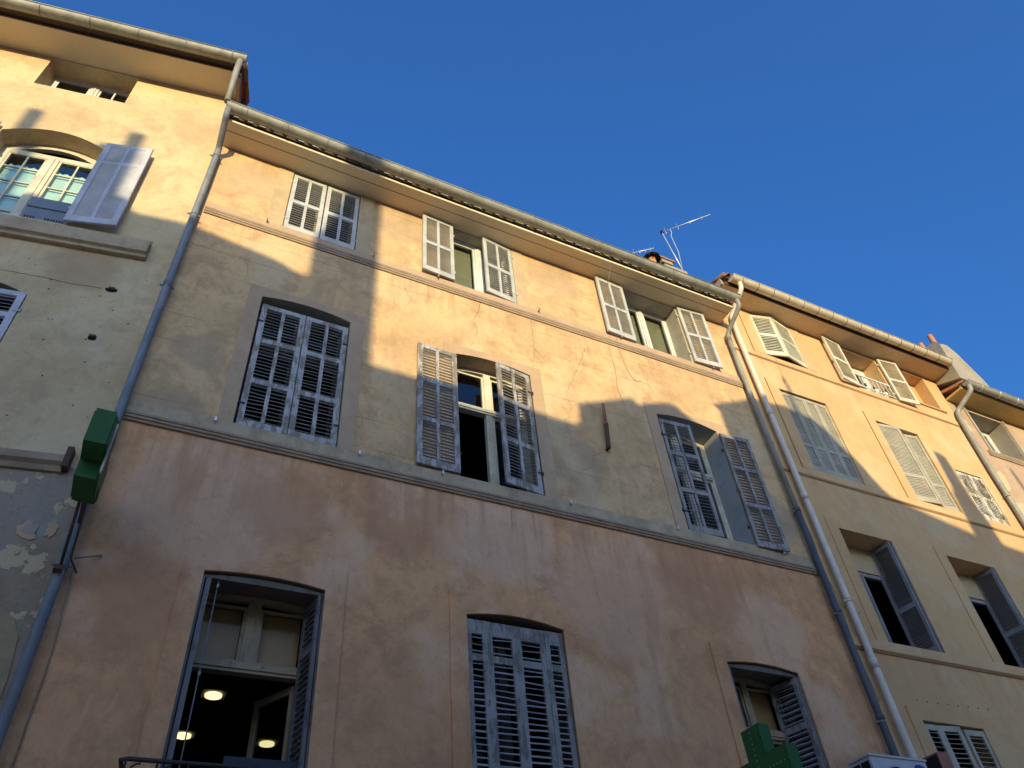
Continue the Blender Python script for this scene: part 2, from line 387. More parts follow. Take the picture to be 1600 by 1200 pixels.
def surround(parent, mat, loop, x0, x1, z0, z1, proud=.018, name='window_surround'):
    # band round an opening: outer rectangle with the opening cut out; its lower edge rests on the sill band
    outer = [(x0, z0), (x1, z0), (x1, z1), (x0, z1)]
    mb = MB()
    inner = [p for p in loop if p[1] > z0 + 1e-4]
    inner = [(max(x0, min(x1, x)), z) for x, z in inner]
    xl = min(p[0] for p in loop); xr = max(p[0] for p in loop)
    poly = [(x0, z0), (xl, z0)] + list(reversed([p for p in loop[2:]])) + [(xr, z0), (x1, z0), (x1, z1), (x0, z1)]
    mb.prism(poly, -proud, .0)
    # drop the back sheet (it would lie in the wall plane)
    mb2 = MB(); n = len(mb.v)
    for f, sm in zip(mb.f, mb.smooth):
        if all(abs(mb.v[i][1]) < 1e-6 for i in f): continue
        mb2.f.append(f); mb2.smooth.append(sm)
    mb2.v = mb.v
    return mb2.build(name, mat, parent)

def shutter(parent, mat, hx, y, z0, h, w, ang=0.0, side=1, cols=2, rails=(.5,), pitch=.05, tilt=38, solo=False,
            stile=.062, th=.034, name='shutter', solid_top=0.0, solo_above=None, label=None, hinges=True, missing=(), depth=.036):
    """One louvred leaf. side=1: hinge on its left edge, leaf runs to +x when closed; side=-1 mirrored.
    ang: opening angle in degrees (0 closed, 180 folded flat on the wall)."""
    sgn = side
    if ang > 165 and mat != 'sh_lilac': tilt, depth, pitch = 20, .027, max(pitch, .054)
    f = MB()
    def bx(a, b, c, d, y0=0.0, y1=th):
        xa, xb = sorted((a * sgn, b * sgn)); f.box(xa, xb, y0, y1, c, d)
    bx(0, stile, 0, h); bx(w - stile, w, 0, h)
    rw = .075
    zs = [0] + [r * h for r in rails] + [h]
    bx(stile, w - stile, 0, .11, .002, th - .002); bx(stile, w - stile, h - .075 - solid_top, h, .002, th - .002)
    for r in rails: bx(stile, w - stile, r * h - rw / 2, r * h + rw / 2, .002, th - .002)
    iw = w - 2 * stile; cw = .045
    colx = []
    if cols == 2:
        mid = w / 2
        spans = [(0.11, zs[1] - rw / 2)] if len(zs) > 2 else []
        for a, b in zip(zs[:-1], zs[1:]):
            lo = .11 if a == 0 else a + rw / 2; hi = h - .075 - solid_top if b == h else b - rw / 2
            bx(mid - cw / 2, mid + cw / 2, lo, hi, .004, th - .004)
        colx = [(stile, mid - cw / 2), (mid + cw / 2, w - stile)]
    else: colx = [(stile, w - stile)]
    # thin raised bead around the field, seen on the old leaves
    o = f.build(name, mat, parent, loc=(hx, y, z0), rz=-R(ang) * sgn)
    if label: o['label'] = label
    t = R(tilt); cs, sn = math.cos(t), math.sin(t); tk = .0055
    def slat_mb(L, jit=0.0):
        s = MB(); vs = []
        for x in (0.0, L):
            for (a, b) in ((-depth / 2, -tk / 2), (depth / 2, -tk / 2), (depth / 2, tk / 2), (-depth / 2, tk / 2)):
                vs.append((x * sgn, a * cs - b * sn, a * sn + b * cs))
        fs = [(0, 1, 5, 4), (1, 2, 6, 5), (2, 3, 7, 6), (3, 0, 4, 7), (0, 3, 2, 1), (4, 5, 6, 7)]
        if sgn < 0: fs = [q[::-1] for q in fs]
        return s.add(vs, fs)
    pos = []
    for a, b in zip(zs[:-1], zs[1:]):
        lo = .11 if a == 0 else a + rw / 2; hi = h - .075 - solid_top if b == h else b - rw / 2
        n = max(1, int((hi - lo) / pitch))
        for (c0, c1) in colx:
            for k in range(n):
                if random.random() < missing_rate.get(name, 0): continue
                pos.append((c0, c1, lo + (k + .5) * (hi - lo) / n))
    mates = {}
    rest = MB(); smat = {'sh_blue': 'sl_blue', 'sh_dark': 'sl_dark', 'sh_mid': 'sl_dark'}.get(mat, mat)
    for c0, c1, zz in pos:
        L = round(c1 - c0, 4)
        jz = random.uniform(-.0012, .0012)
        if solo and (solo_above is None or z0 + zz > solo_above):
            if L not in mates: mates[L] = slat_mb(L).data('slat', MT[smat])
            so = bpy.data.objects.new('slat', mates[L]); COL.objects.link(so); so.parent = o
            so.location = (c0 * sgn, th / 2, zz + jz); so.rotation_euler = (random.gauss(0, .06), random.choice((0, 0, 0, 0, 0, 0, 0, 0, 0, .05, -.06)) + random.gauss(0, .008), 0)
        else:
            q = slat_mb(L); q.v = [tuple(Matrix.Rotation(random.gauss(0, .012 if tilt > 60 else .035), 3, 'X') @ Vector(v)) for v in q.v]
            rest.add([(v[0] + c0 * sgn, v[1] + th / 2, v[2] + zz + jz) for v in q.v], q.f)
    if rest.v: rest.build('slat', smat, o, loc=(0, 0, 0), stuff=True)
    if hinges:
        for zz in (.16 * h, .84 * h):
            hb = MB(); xa, xb = sorted((-.035 * sgn, .05 * sgn)); hb.box(xa, xb, -.008, -.001, zz - .014, zz + .014)
            hb.tube([(-.03 * sgn, -.006, zz - .03), (-.03 * sgn, -.006, zz + .03)], .011, 6)
            hb.build('hinge', MT['iron'] if mat in ('sh_blue', 'sh_dark', 'sh_mid') else mat, o, loc=(0, 0, 0))
    return o
missing_rate = {}

def window(parent, x0, x1, z0, z1, y, mat='fr_white', transom=None, mull=True, muntin=(0, 0), fw=.055, glassmat='glass',
           open_left=False, open_right=False, top_arch=None, curtain=None, mw=.09):
    f = MB(); d0, d1 = y, y + .06
    if top_arch:
        loop_o = arch(x0, x1, z0, z1, top_arch); loop_i = arch(x0 + fw, x1 - fw, z0 + fw, z1 - fw, top_arch - fw)
        f.prism(loop_o, d0, d1, [loop_i])
    else:
        f.box(x0, x0 + fw, d0, d1, z0, z1); f.box(x1 - fw, x1, d0, d1, z0, z1)
        f.box(x0 + fw, x1 - fw, d0, d1, z0, z0 + fw); f.box(x0 + fw, x1 - fw, d0, d1, z1 - fw, z1)
    xm = (x0 + x1) / 2; zt = transom or z1 - fw
    fr = f.build('window_frame', mat, parent)
    if transom:
        b = MB(); b.box(x0 + fw, x1 - fw, d0 - .03, d1 + .01, transom - .05, transom + .05); b.box(x0 + fw, x1 - fw, d0 - .045, d0 - .03, transom - .02, transom + .035)
        b.build('transom', mat, fr, loc=(0, 0, 0))
    zb = z0 + fw
    if mull:
        mb = MB(); mb.box(xm - mw / 2, xm + mw / 2, d0 - .012, d1, zb, zt - (.05 if transom else 0)); mb.box(xm - .015, xm + .015, d0 - .024, d0 - .012, zb, zt - (.05 if transom else 0))
        mb.build('mullion', mat, fr, loc=(0, 0, 0))
    zones = [(x0 + fw, xm - mw / 2, 0), (xm + mw / 2, x1 - fw, 1)] if mull else [(x0 + fw, x1 - fw, 0)]
    for xa, xb, side in zones:
        if (side == 0 and open_left) or (side == 1 and open_right): continue
        sash = MB(); q = .035; ze = zt - (.05 if transom else 0)
        sash.box(xa, xa + q, d0 + .008, d1 - .01, zb, ze); sash.box(xb - q, xb, d0 + .008, d1 - .01, zb, ze)
        sash.box(xa + q, xb - q, d0 + .008, d1 - .01, zb, zb + q); sash.box(xa + q, xb - q, d0 + .008, d1 - .01, ze - q, ze)
        nx, nz = muntin
        for i in range(1, nx): xx = xa + (xb - xa) * i / nx; sash.box(xx - .011, xx + .011, d0 + .012, d1 - .02, zb + q, ze - q)
        for i in range(1, nz): zz = zb + (ze - zb) * i / nz; sash.box(xa + q, xb - q, d0 + .014, d1 - .022, zz - .011, zz + .011)
        sash.build('casement', mat, fr, loc=(0, 0, 0))
        MB().box(xa + q - .004, xb - q + .004, d0 + .026, d0 + .03, zb + q - .004, ze - q + .004).build('pane', glassmat, fr, loc=(0, 0, 0))
        if curtain: MB().box(xa + q, xb - q, d1 + .05, d1 + .06, zb, ze - .05).build('curtain', curtain, fr, loc=(0, 0, 0))
    if transom:
        zb2 = transom + .05; zt2 = (top_arch - fw if top_arch else z1 - fw)
        MB().box(xm - mw / 2, xm + mw / 2, d0 - .012, d1, zb2, zt2 - .01).build('mullion', mat, fr, loc=(0, 0, 0))
        for xa, xb in ((x0 + fw, xm - mw / 2), (xm + mw / 2, x1 - fw)):
            zc = zt2 - (.02 if not top_arch else .06)
            s = MB(); s.box(xa, xa + .03, d0 + .008, d1 - .01, zb2, zc); s.box(xb - .03, xb, d0 + .008, d1 - .01, zb2, zc); s.box(xa + .03, xb - .03, d0 + .008, d1 - .01, zb2, zb2 + .03); s.box(xa + .03, xb - .03, d0 + .008, d1 - .01, zc - .03, zc)
            s.build('casement', mat, fr, loc=(0, 0, 0))
            MB().box(xa + .026, xb - .026, d0 + .026, d0 + .03, zb2 + .026, zc - .026).build('pane', glassmat, fr, loc=(0, 0, 0))
            if curtain: MB().box(xa + .03, xb - .03, d1 + .05, d1 + .06, zb2, zc).build('curtain', curtain, fr, loc=(0, 0, 0))
    return fr

def moulding(parent, mat, x0, x1, z0, z1, proud=.05, name='string_course'):
    h = z1 - z0
    pts = [(0, z0), (-proud * .45, z0), (-proud * .5, z0 + h * .25), (-proud * .75, z0 + h * .3), (-proud * .8, z0 + h * .58), (-proud, z0 + h * .64), (-proud, z0 + h * .92), (-proud * .9, z1), (0, z1)]
    mb = MB().prof([(y, z) for y, z in pts][::-1], x0, x1)
    return mb.build(name, mat, parent)

def band(parent, mat, x0, x1, z0, z1, proud=.03, name='sill_band'):
    n = 12; mb = MB(); top = []
    for i in range(n + 1):
        x = x0 + (x1 - x0) * i / n; top.append(x)
    mb.box(x0, x1, -proud, -.0005, z0, z1)
    return mb.build(name, mat, parent)

def stay(parent, x, z, mat='alu'):                    # little shutter catch standing out of the wall
    mb = MB(); mb.box(x - .008, x + .008, -.07, 0, z - .006, z + .006); mb.box(x - .01, x + .01, -.078, -.066, z - .022, z + .035)
    return mb.build('shutter_catch', mat, parent)

def ring_clamp(parent, x, y, z, r, mat, ear=True):
    mb = MB().tube([(x, y, z - .014), (x, y, z + .014)], r, 14)
    if ear: mb.box(x - r - .03, x + r + .03, y - .008, y + .008, z - .01, z + .01); mb.box(x - .008, x + .008, y, y + .09, z - .008, z + .008)
    return mb

def eave(parent, x0, x1, soff, zs, yo, zf, mat, facemat):
    """soffit board, its fascia edge, the dark boarding behind the gutter"""
    MB().box(x0, x1, -yo, .0, zs + .002, zs + .05).build('soffit', mat, parent)
    MB().box(x0, x1, -yo - .018, -yo - .0005, zs - .004, zf).build('fascia', facemat, parent)

def tile_row(parent, x0, x1, y0, z0, n, slope=.3, up=.5, mortar=True):
    wd = (x1 - x0) / n
    t = MB(); k = 7
    for L, rr in ((0, .5 * wd), (up, .42 * wd)):
        for i in range(k + 1):
            a = math.pi * i / k; t.v.append((math.cos(a) * rr, L, L * slope + math.sin(a) * rr * .9))
            t.v.append((math.cos(a) * (rr - .014), L, L * slope + math.sin(a) * (rr - .014) * .9))
    W = 2 * (k + 1)
    for i in range(k):
        a = 2 * i
        t.f += [(a, a + 2, a + 2 + W, a + W), (a + 1, a + 1 + W, a + 3 + W, a + 3), (a, a + 1, a + 3, a + 2)]
        t.smooth += [True, True, False]
    me = t.data('roof_tile', MT['tile']); objs = []
    for i in range(n):
        o = link('roof_tile', me, parent, loc=(x0 + (i + .5) * wd, y0 + random.uniform(-.012, .012), z0 + random.uniform(-.004, .004)))
        o.rotation_euler = (0, 0, random.uniform(-.03, .03))
    if mortar:
        mm = MB()
        for i in range(n):
            if random.random() < .8:
                x = x0 + (i + .5) * wd + random.uniform(-.02, .02); q = random.uniform(.15, .40) * wd
                mm.box(x - q, x + q, y0 + .112, y0 + .137, z0 - random.uniform(.03, .05), z0 + random.uniform(.012, .035))
        mm.build('eave_mortar', 'mortar', parent, stuff=True)

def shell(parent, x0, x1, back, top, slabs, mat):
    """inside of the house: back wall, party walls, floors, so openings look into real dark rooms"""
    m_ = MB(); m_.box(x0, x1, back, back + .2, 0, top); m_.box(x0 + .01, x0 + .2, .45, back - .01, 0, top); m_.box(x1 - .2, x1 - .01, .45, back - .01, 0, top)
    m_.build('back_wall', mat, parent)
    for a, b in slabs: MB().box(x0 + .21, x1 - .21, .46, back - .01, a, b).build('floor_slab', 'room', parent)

def roof(parent, x0, x1, ye, ze, yr, slope, mat='roof'):
    zr = ze + (yr - ye) * slope
    MB().prof([(ye, ze), (yr, zr), (2 * yr - ye, ze), (yr, zr - .15), (ye + .1, ze - .04)][::-1], x0, x1).build('roof', mat, parent)

# ================================================================== MIDDLE HOUSE
M = thing('middle_house', 'long three-storey house with ochre upper floors over a pink lower floor', 'house', (0, 0, 0), org=(0, 0, 0))
XL, XR = -.655, 9.05
U = [rect(.5, 1.6, 11.42, 12.93), rect(3.235, 4.345, 11.42, 12.93), rect(6.66, 7.87, 11.42, 12.93)]
W = [arch(.455, 1.645, 7.545, 9.77, 9.845), arch(3.205, 4.405, 7.545, 9.77, 9.845), arch(6.68, 7.875, 7.545, 9.75, 9.83)]
P = [arch(.51, 1.675, 2.95, 5.70, 5.745), arch(3.215, 4.41, 2.95, 5.695, 5.765), arch(6.70, 7.85, 2.95, 5.635, 5.685)]
wall(M, 'ochre_wall', 'M_up', rect(XL, XR, 7.30, 13.05),
     [(U[0], .2, 'reveal'), (U[1], .2, 'reveal'), (U[2], .3, 'reveal'), (W[0], .25, 'reveal'), (W[1], .25, 'M_mould'), (W[2], .36, 'greyrev')])
wall(M, 'pink_wall', 'M_low', rect(XL, XR, 0, 7.30), [(p, .42, 'dark_reveal') for p in P])
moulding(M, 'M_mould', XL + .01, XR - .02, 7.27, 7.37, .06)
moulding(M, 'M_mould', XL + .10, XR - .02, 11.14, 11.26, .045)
band(M, 'M_sill', XL + .01, XR - .02, 7.372, 7.54, .035)
band(M, 'M_band', XL + .10, XR - .02, 11.262, 11.405, .02)
for loop, x0, x1, zt in ((W[0], .28, 1.84, 9.96), (W[1], 3.02, 4.6, 9.97), (W[2], 6.48, 8.07, 9.95)):
    surround(M, 'M_band', loop, x0, x1, 7.542, zt, .014)
for loop, x0, x1 in ((U[0], .27, 1.82), (U[1], 3.0, 4.56), (U[2], 6.42, 8.1)):
    MB().box(x0, loop[0][0], -.012, -.0005, 11.407, 12.945).build('window_surround', 'M_jamb', M)
    MB().box(loop[1][0], x1, -.012, -.0005, 11.407, 12.945).build('window_surround', 'M_jamb', M)
for loop, x0, x1, zt in ((P[0], .32, 1.88, 5.93), (P[1], 3.02, 4.62, 5.95), (P[2], 6.5, 8.05, 5.86)):
    surround(M, 'M_low', loop, x0, x1, 2.95, zt, .022)
    
# eave, gutter and tiles
MB().box(XL + .03, XR - .05, -.44, .0, 12.952, 13.0).build('soffit', 'soffit', M)
MB().box(XL + .03, XR - .05, -.458, -.4405, 12.945, 12.998).build('fascia', 'fascia', M)
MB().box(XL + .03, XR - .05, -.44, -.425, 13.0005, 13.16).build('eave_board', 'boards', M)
jm = MB(); jm.box(XL + .03, XR - .05, -.285, -.279, 12.9475, 12.9515); jm.build('soffit_joint', 'boards', M)
tile_row(M, XL + .02, XR - .02, -.58, 13.12, 48)
gm = MB().gutter(XL - .05, XR - .0, -.585, 13.105, .098, sag=.010); gut = gm.build('gutter', 'zinc', M)
for i in range(16):
    x = XL + .25 + i * .62; r = .102
    b = MB(); b.tube([(x, -.585 + math.cos(math.pi + math.pi * k / 8) * r, 13.105 + math.sin(math.pi + math.pi * k / 8) * r) for k in range(9)], .008, 6)
    b.build('gutter_bracket', 'zinc', gut, loc=(0, 0, 0))
roof(M, XL + .02, XR - .02, -.42, 13.24, 4.2, .28)
shell(M, XL, XR, 7.5, 13.0, [(2.7, 2.9), (6.0, 7.2), (10.25, 11.2), (12.97, 13.0)], 'room')
# chimney with terracotta pot and cowl beneath the aerial
ch = MB(); ch.box(8.40, 9.0, .3, .95, 13.3, 15.02); ch.box(8.33, 8.62, .27, .98, 15.021, 15.12); chim = ch.build('chimney', 'grey_cem', M)
c2 = MB(); c2.box(7.98, 8.33, .3, .7, 13.3, 14.85); c2.build('chimney', 'grey_cem', M)
MB().box(8.28, 8.68, .24, 1.0, 15.125, 15.17).build('chimney_slab', 'roof', chim, loc=(0, 0, 0))
MB().tube([(8.14, .38, 14.85), (8.14, .38, 15.12)], .085, 14).build('chimney_pot', 'terracotta', M)
cw = MB(); cw.tube([(8.14, .38, 15.125), (8.14, .38, 15.15), (8.14, .38, 15.22)], .2, 16, r2=.1)
for k in range(10):
    a = k * math.tau / 10; cw.box(8.14 + math.cos(a) * .19 - .012, 8.14 + math.cos(a) * .19 + .012, .38 + math.sin(a) * .19 - .012, .38 + math.sin(a) * .19 + .012, 15.06, 15.13)
cw.build('chimney_cowl', 'black', M)

# --- top row shutters and windows
shutter(M, 'sh_white', .515, .004, 11.425, 1.47, .525, 0, 1, pitch=.056)
shutter(M, 'sh_white', 1.585, .004, 11.425, 1.47, .525, 0, -1, pitch=.056)
shutter(M, 'sh_white', 3.21, -.035, 11.42, 1.5, .555, 177, 1, pitch=.05)
shutter(M, 'sh_white', 4.335, -.012, 11.42, 1.5, .565, 6, -1, pitch=.052)
shutter(M, 'sh_white', 6.64, -.035, 11.40, 1.5, .60, 177, 1, pitch=.05)
shutter(M, 'sh_white', 7.90, -.035, 11.40, 1.52, .60, 176, -1, pitch=.05)
window(M, .5, 1.6, 11.42, 12.93, .2, 'fr_old', glassmat='glassdim')
window(M, 3.235, 4.345, 11.42, 12.93, .2, mw=.12, curtain='curtain')
window(M, 6.66, 7.87, 11.42, 12.93, .3, mw=.10, curtain='curtain')
for x in (.28, 1.88, 2.93, 4.72, 6.32, 8.3): stay(M, x, 11.38, 'zinc')
# --- second row
for hx, sd in ((.487, 1), (1.63, -1)):
    shutter(M, 'sh_blue', hx, .012, 7.56, 2.11, .566, 0, sd, rails=(.345, .68), pitch=.054, solo=True, stile=.07)
shutter(M, 'sh_blue', 3.19, -.03, 7.56, 2.14, .59, 178, 1, rails=(.35, .68), pitch=.052, stile=.075)
shutter(M, 'sh_blue', 4.375, -.02, 7.56, 2.18, .58, 9, -1, rails=(.345, .68), pitch=.054, stile=.07)
shutter(M, 'sh_mid', 6.70, -.02, 7.54, 2.12, .575, 4, 1, rails=(.35, .68), pitch=.056, stile=.055)
shutter(M, 'sh_mid', 7.88, -.03, 7.52, 2.16, .57, 176, -1, rails=(.35, .68), pitch=.054, stile=.06)
window(M, .455, 1.645, 7.545, 9.77, .25, 'dark_frame', transom=9.1, top_arch=9.845, glassmat='glassdim')
window(M, 3.205, 4.405, 7.545, 9.77, .25, 'fr_cream', transom=9.02, top_arch=9.845, open_left=True, mw=.11, glassmat='glass')
window(M, 6.68, 7.875, 7.545, 9.75, .36, 'fr_cream', transom=9.02, top_arch=9.83, mw=.1, open_left=True)
bl = MB()
for k in range(34): bl.box(6.80, 7.22, .47, .478, 7.6 + k * .04, 7.63 + k * .04)
bl.build('window_blind', 'blind', M)
for x in (.27, 1.9, 2.95, 4.75, 6.45, 8.35): stay(M, x, 7.50)
# --- lower floor: folded leaves in the reveals, closed leaves in the middle
P1, P2, P3 = P
def folded(parent, mat, hx, side, z0, h, w, n=2, y=.01, ang=90, solo=0, name='shutter', **kw):
    for i in range(n):
        shutter(parent, mat, hx + side * (.006 + i * .045), y + i * .008, z0, h, w, -ang + i * 2.5, side, cols=1, hinges=False, solo=(i == n - 1 and solo), **kw)
for i, dx in enumerate((.018, .078)):
    shutter(M, 'sh_dark', .515 + dx, .012 + i * .01, 2.97, 2.70, .30, -88, 1, cols=1, rails=(.22, .8), pitch=.058, stile=.045, th=.046, hinges=False)
folded(M, 'sh_dark', 1.67, -1, 2.97, 2.70, .34, rails=(.22, .8), pitch=.058, stile=.045, ang=84)
MB().tube([(.658, .004, 3.0), (.658, .004, 5.62)], .006, 8).build('shutter_bolt', 'sh_dark', M)
for zz in (3.6, 4.7, 5.55): MB().box(.648, .668, -.012, .012, zz, zz + .035).build('bolt_guide', 'zinc', M)
MB().prism([(.52, 5.655), (1.665, 5.655)] + [(1.665 - 1.145 * k / 8, 5.68 + .04 * (1 - (2 * k / 8 - 1) ** 2)) for k in range(9)], .02, .07).build('head_board', 'dark_wood', M)
MB().prism([(6.71, 5.595), (7.84, 5.595)] + [(7.84 - 1.13 * k / 8, 5.62 + .045 * (1 - (2 * k / 8 - 1) ** 2)) for k in range(9)], .02, .07).build('head_board', 'dark_wood', M)
for k in range(4):
    x0 = [.0, .245, .595, .945][k]; wv = [.243, .348, .348, .235][k]
    shutter(M, 'sh_mid', 3.225 + x0, .02 + (.006 if k in (1, 2) else 0), 2.97, 2.70, wv, 0, 1, cols=1, rails=(.22, .845), pitch=.062,
            stile=.058, solid_top=.085, hinges=False, solo=True, solo_above=4.0)
folded(M, 'sh_dark', 6.71, 1, 2.97, 2.62, .28, rails=(.25, .8), pitch=.058, stile=.045)
folded(M, 'sh_mid', 7.84, -1, 2.97, 2.62, .40, rails=(.25, .78), pitch=.062, stile=.05, ang=78, solo=1, solo_above=4.1)
window(M, .51, 1.675, 2.95, 5.70, .42, 'fr_old', transom=5.0, top_arch=5.745, glassmat='glassdim', open_left=True, open_right=True, mull=False, curtain='curtain', mw=.13)
window(M, 3.215, 4.41, 2.95, 5.695, .42, 'dark_frame', transom=5.0, top_arch=5.765, glassmat='glassdim')
window(M, 6.70, 7.85, 2.95, 5.635, .42, 'fr_old', transom=4.98, top_arch=5.685, curtain='curtain', glassmat='glassdim', mull=False)
# casement swung into the room in the first opening
cs = MB(); cs.box(0, .05, 0, .04, 0, 1.95); cs.box(.5, .56, 0, .04, 0, 1.95); cs.box(.05, .5, 0, .04, 0, .07); cs.box(.05, .5, 0, .04, 1.88, 1.95); cs.box(.05, .5, 0, .04, 1.18, 1.22)
c = cs.build('open_casement', 'fr_old', M, loc=(1.62, .50, 2.98), rz=R(118)); MB().box(.05, .5, .018, .022, .07, 1.88).build('pane', 'glass', c, loc=(0, 0, 0))
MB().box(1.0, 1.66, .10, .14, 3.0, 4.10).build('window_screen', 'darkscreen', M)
# --- balcony railing in front of the first opening
bal = thing('balcony_railing', 'black wrought iron balcony railing with scrolls below the lit open window', 'railing', (.95, -.42, 2.9), org=(.95, -.42, 2.9))
rl = MB(); zt_ = 3.84; yb = -.42
rl.tube([(.30, -.01, zt_ - .06), (.225, yb + .1, zt_ - .03), (.205, yb + .03, zt_), (.25, yb, zt_), (1.95, yb, zt_), (1.98, yb + .04, zt_), (1.96, -.01, zt_)], .017, 8)
rl.build('top_rail', 'iron', bal)
for k in range(8):
    x = .30 + k * .22; sc = MB(); pts = []
    for j in range(20):
        a = j * .42; rr = .085 * (1 - j / 24); pts.append((x + .04 + math.cos(a + 1.5) * rr, yb, zt_ - .11 + math.sin(a + 1.5) * rr))
    sc.tube(pts, .007, 6); sc.build('scroll', 'iron', bal)
    MB().tube([(x - .06, yb, 2.95), (x - .06, yb, zt_ - .015)], .009, 6).build('baluster', 'iron', bal)
MB().box(.2, 1.97, yb - .01, yb + .01, 2.93, 2.96).build('bottom_rail', 'iron', bal)
MB().box(.12, 2.05, -.5, -.0005, 2.78, 2.9).build('balcony_slab', 'M_sill', M)
# --- ceiling lamps in that room; the last is added for the casement's lamp reflection
for i, (x, y, lab) in enumerate(((1.2, 3.388, 'round lit ceiling lamp nearest the open window'), (1.07, 4.80, 'lit ceiling lamp farther back beside the left shutter edge'), (2.22, 4.82, 'lit lamp added behind the opened casement for a lamp reflection in its glass'))):
    l = thing('ceiling_lamp', lab, 'lamp', (x, y, 6.0), group='lit lamps on the dark room ceiling')
    MB().box(-.15, .15, -.15, .15, -.02, -.001).build('lamp_plate', 'zinc', l, loc=(0, 0, 0))
    t_ = MB().tube([(0, 0, -.045), (0, 0, -.021)], .105, 24); t_.build('lamp_diffuser', 'lamp', l, loc=(0, 0, 0))

# --- downpipes of the middle house
def pipe(parent, pts, r, mat, clamps, name='downpipe', collars=()):
    # round the corners
    P_ = [Vector(p) for p in pts]; out = [P_[0]]
    for a, b, c in zip(P_[:-2], P_[1:-1], P_[2:]):
        d = min(.10, (b - a).length * .4, (c - b).length * .4); p0 = b + (a - b).normalized() * d; p1 = b + (c - b).normalized() * d
        for k in range(5): t = k / 4; out.append(p0 * (1 - t) ** 2 + b * 2 * t * (1 - t) + p1 * t * t)
    out.append(P_[-1])
    o = MB().tube(out, r, 16).build(name, mat, parent)
    org = Vector(parent.get('_org', (0, 0, 0))) if '_org' in parent else Vector()
    for (x, y, z) in clamps:
        ring_clamp(None, x, y, z, r + .008, mat).build('pipe_clamp', mat, o, loc=(0, 0, 0))
    for (x, y, z, h) in collars:
        MB().tube([(x, y, z - h), (x, y, z - .01), (x, y, z), (x, y, z + h * .3)], r + .007, 16).build('pipe_socket', mat, o, loc=(0, 0, 0))
    return o
pipe(M, [(-.665, -.60, 13.02), (-.662, -.58, 12.86), (-.64, -.09, 12.62), (-.645, -.09, 11.0), (-.655, -.09, 6.0), (-.64, -.09, .2)], .046, 'zincpipe',
     [(-.641, -.09, 12.45), (-.645, -.09, 10.90), (-.648, -.09, 9.35), (-.652, -.09, 5.48)], collars=[(-.641, -.09, 12.5, .06), (-.652, -.09, 5.55, .12), (-.648, -.09, 9.42, .05)])
pipe(M, [(8.98, -.60, 13.02), (9.0, -.60, 12.86), (8.97, -.10, 12.52), (8.95, -.10, 11.5), (8.95, -.10, 8.30)], .045, 'zinc',
     [(8.965, -.10, 12.35), (8.95, -.10, 9.75), (8.95, -.10, 8.35), (8.95, -.10, 6.6), (8.95, -.10, 5.1)], collars=[(8.966, -.10, 12.45, .07)])
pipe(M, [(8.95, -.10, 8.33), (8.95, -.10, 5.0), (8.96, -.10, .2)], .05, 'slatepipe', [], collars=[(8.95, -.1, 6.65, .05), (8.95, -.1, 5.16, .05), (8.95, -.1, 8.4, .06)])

# ================================================================== LEFT HOUSE
A = thing('left_house', 'tall yellow house on the left with peeling grey plaster low down', 'house', (-.659, 0, 0), rz=R(-9.434), org=(0, 0, 0))
UP = rect(-2.78, -1.51, 13.56, 14.44); AR = arch(-2.72, -1.40, 10.3, 12.14, 12.38); LO = arch(-2.6, -1.36, 6.95, 8.9, 9.08)
wall(A, 'yellow_wall', 'A_wall', [(-6.5, 6.62), (.0, 6.62), (.0, 14.6), (-6.5, 14.6)], [(UP, .33, 'A_wall'), (AR, .3, 'A_wall'), (LO, .25, 'reveal')])
wall(A, 'peeling_wall', 'A_low', [(-6.5, 0), (.0, 0), (.0, 6.62), (-6.5, 6.62)], [])
MB().box(-.012, .0, .001, 8, 0, 14.6).build('side_wall', 'A_wall', A)
# surviving length of an old cornice, patches of render
MB().prof([(0, 6.50), (-.03, 6.50), (-.05, 6.55), (-.09, 6.58), (-.09, 6.66), (0, 6.70)][::-1], -4.5, -.30).build('old_cornice', 'M_mould', A)
MB().box(-.30, -.245, -.10, -.0005, 6.52, 6.76).build('cornice_end', 'rustdk', A)
def blob(cx, cz, rx, rz_, seed, n=26, amp=.35):
    return [(cx + math.cos(t) * rx * (1 + amp * mnoise.noise(Vector((math.cos(t) * 1.7, math.sin(t) * 1.7, seed)))),
             cz + math.sin(t) * rz_ * (1 + amp * mnoise.noise(Vector((math.cos(t) * 1.7 + 5, math.sin(t) * 1.7, seed))))) for t in [i * math.tau / n for i in range(n)]]
for i, (cx, cz, rx, rz_) in enumerate(((-.36, 5.86, .09, .10), (-.19, 5.88, .05, .09), (-.38, 5.62, .025, .025))):
    MB().prism(blob(cx, cz, rx, rz_, i * 3.1, amp=.9), -.009, -.0005).build('render_patch', 'M_band', A)
MB().prism(blob(-.36, 5.86, .055, .06, 31, amp=.4), -.011, -.0095).build('render_patch', 'grey_cem', A)
MB().prism([(-1.6, 0), (-.09, 0), (-.08, 4.5), (-.12, 4.85), (-.2, 5.0), (-.3, 5.08), (-.42, 5.12), (-.55, 5.06), (-.7, 5.1), (-1.6, 5.15)], -.010, -.0005).build('ochre_patch', 'A_ochre', A)
# sill of the big window
MB().prof([(0, 9.86), (-.06, 9.86), (-.07, 9.90), (-.11, 9.92), (-.12, 10.13), (-.02, 10.16), (0, 10.28)][::-1], -4.6, -.34).build('window_sill', 'M_sill', A)
# upper window
window(A, -2.78, -1.51, 13.56, 14.44, .3, 'fr_white', muntin=(0, 0), mw=.12, fw=.07)
mm = MB(); mm.box(-1.86, -1.835, .285, .31, 13.65, 14.38); mm.box(-2.1, -1.58, .287, .308, 14.0, 14.022); mm.build('glazing_bar', 'fr_white', A)
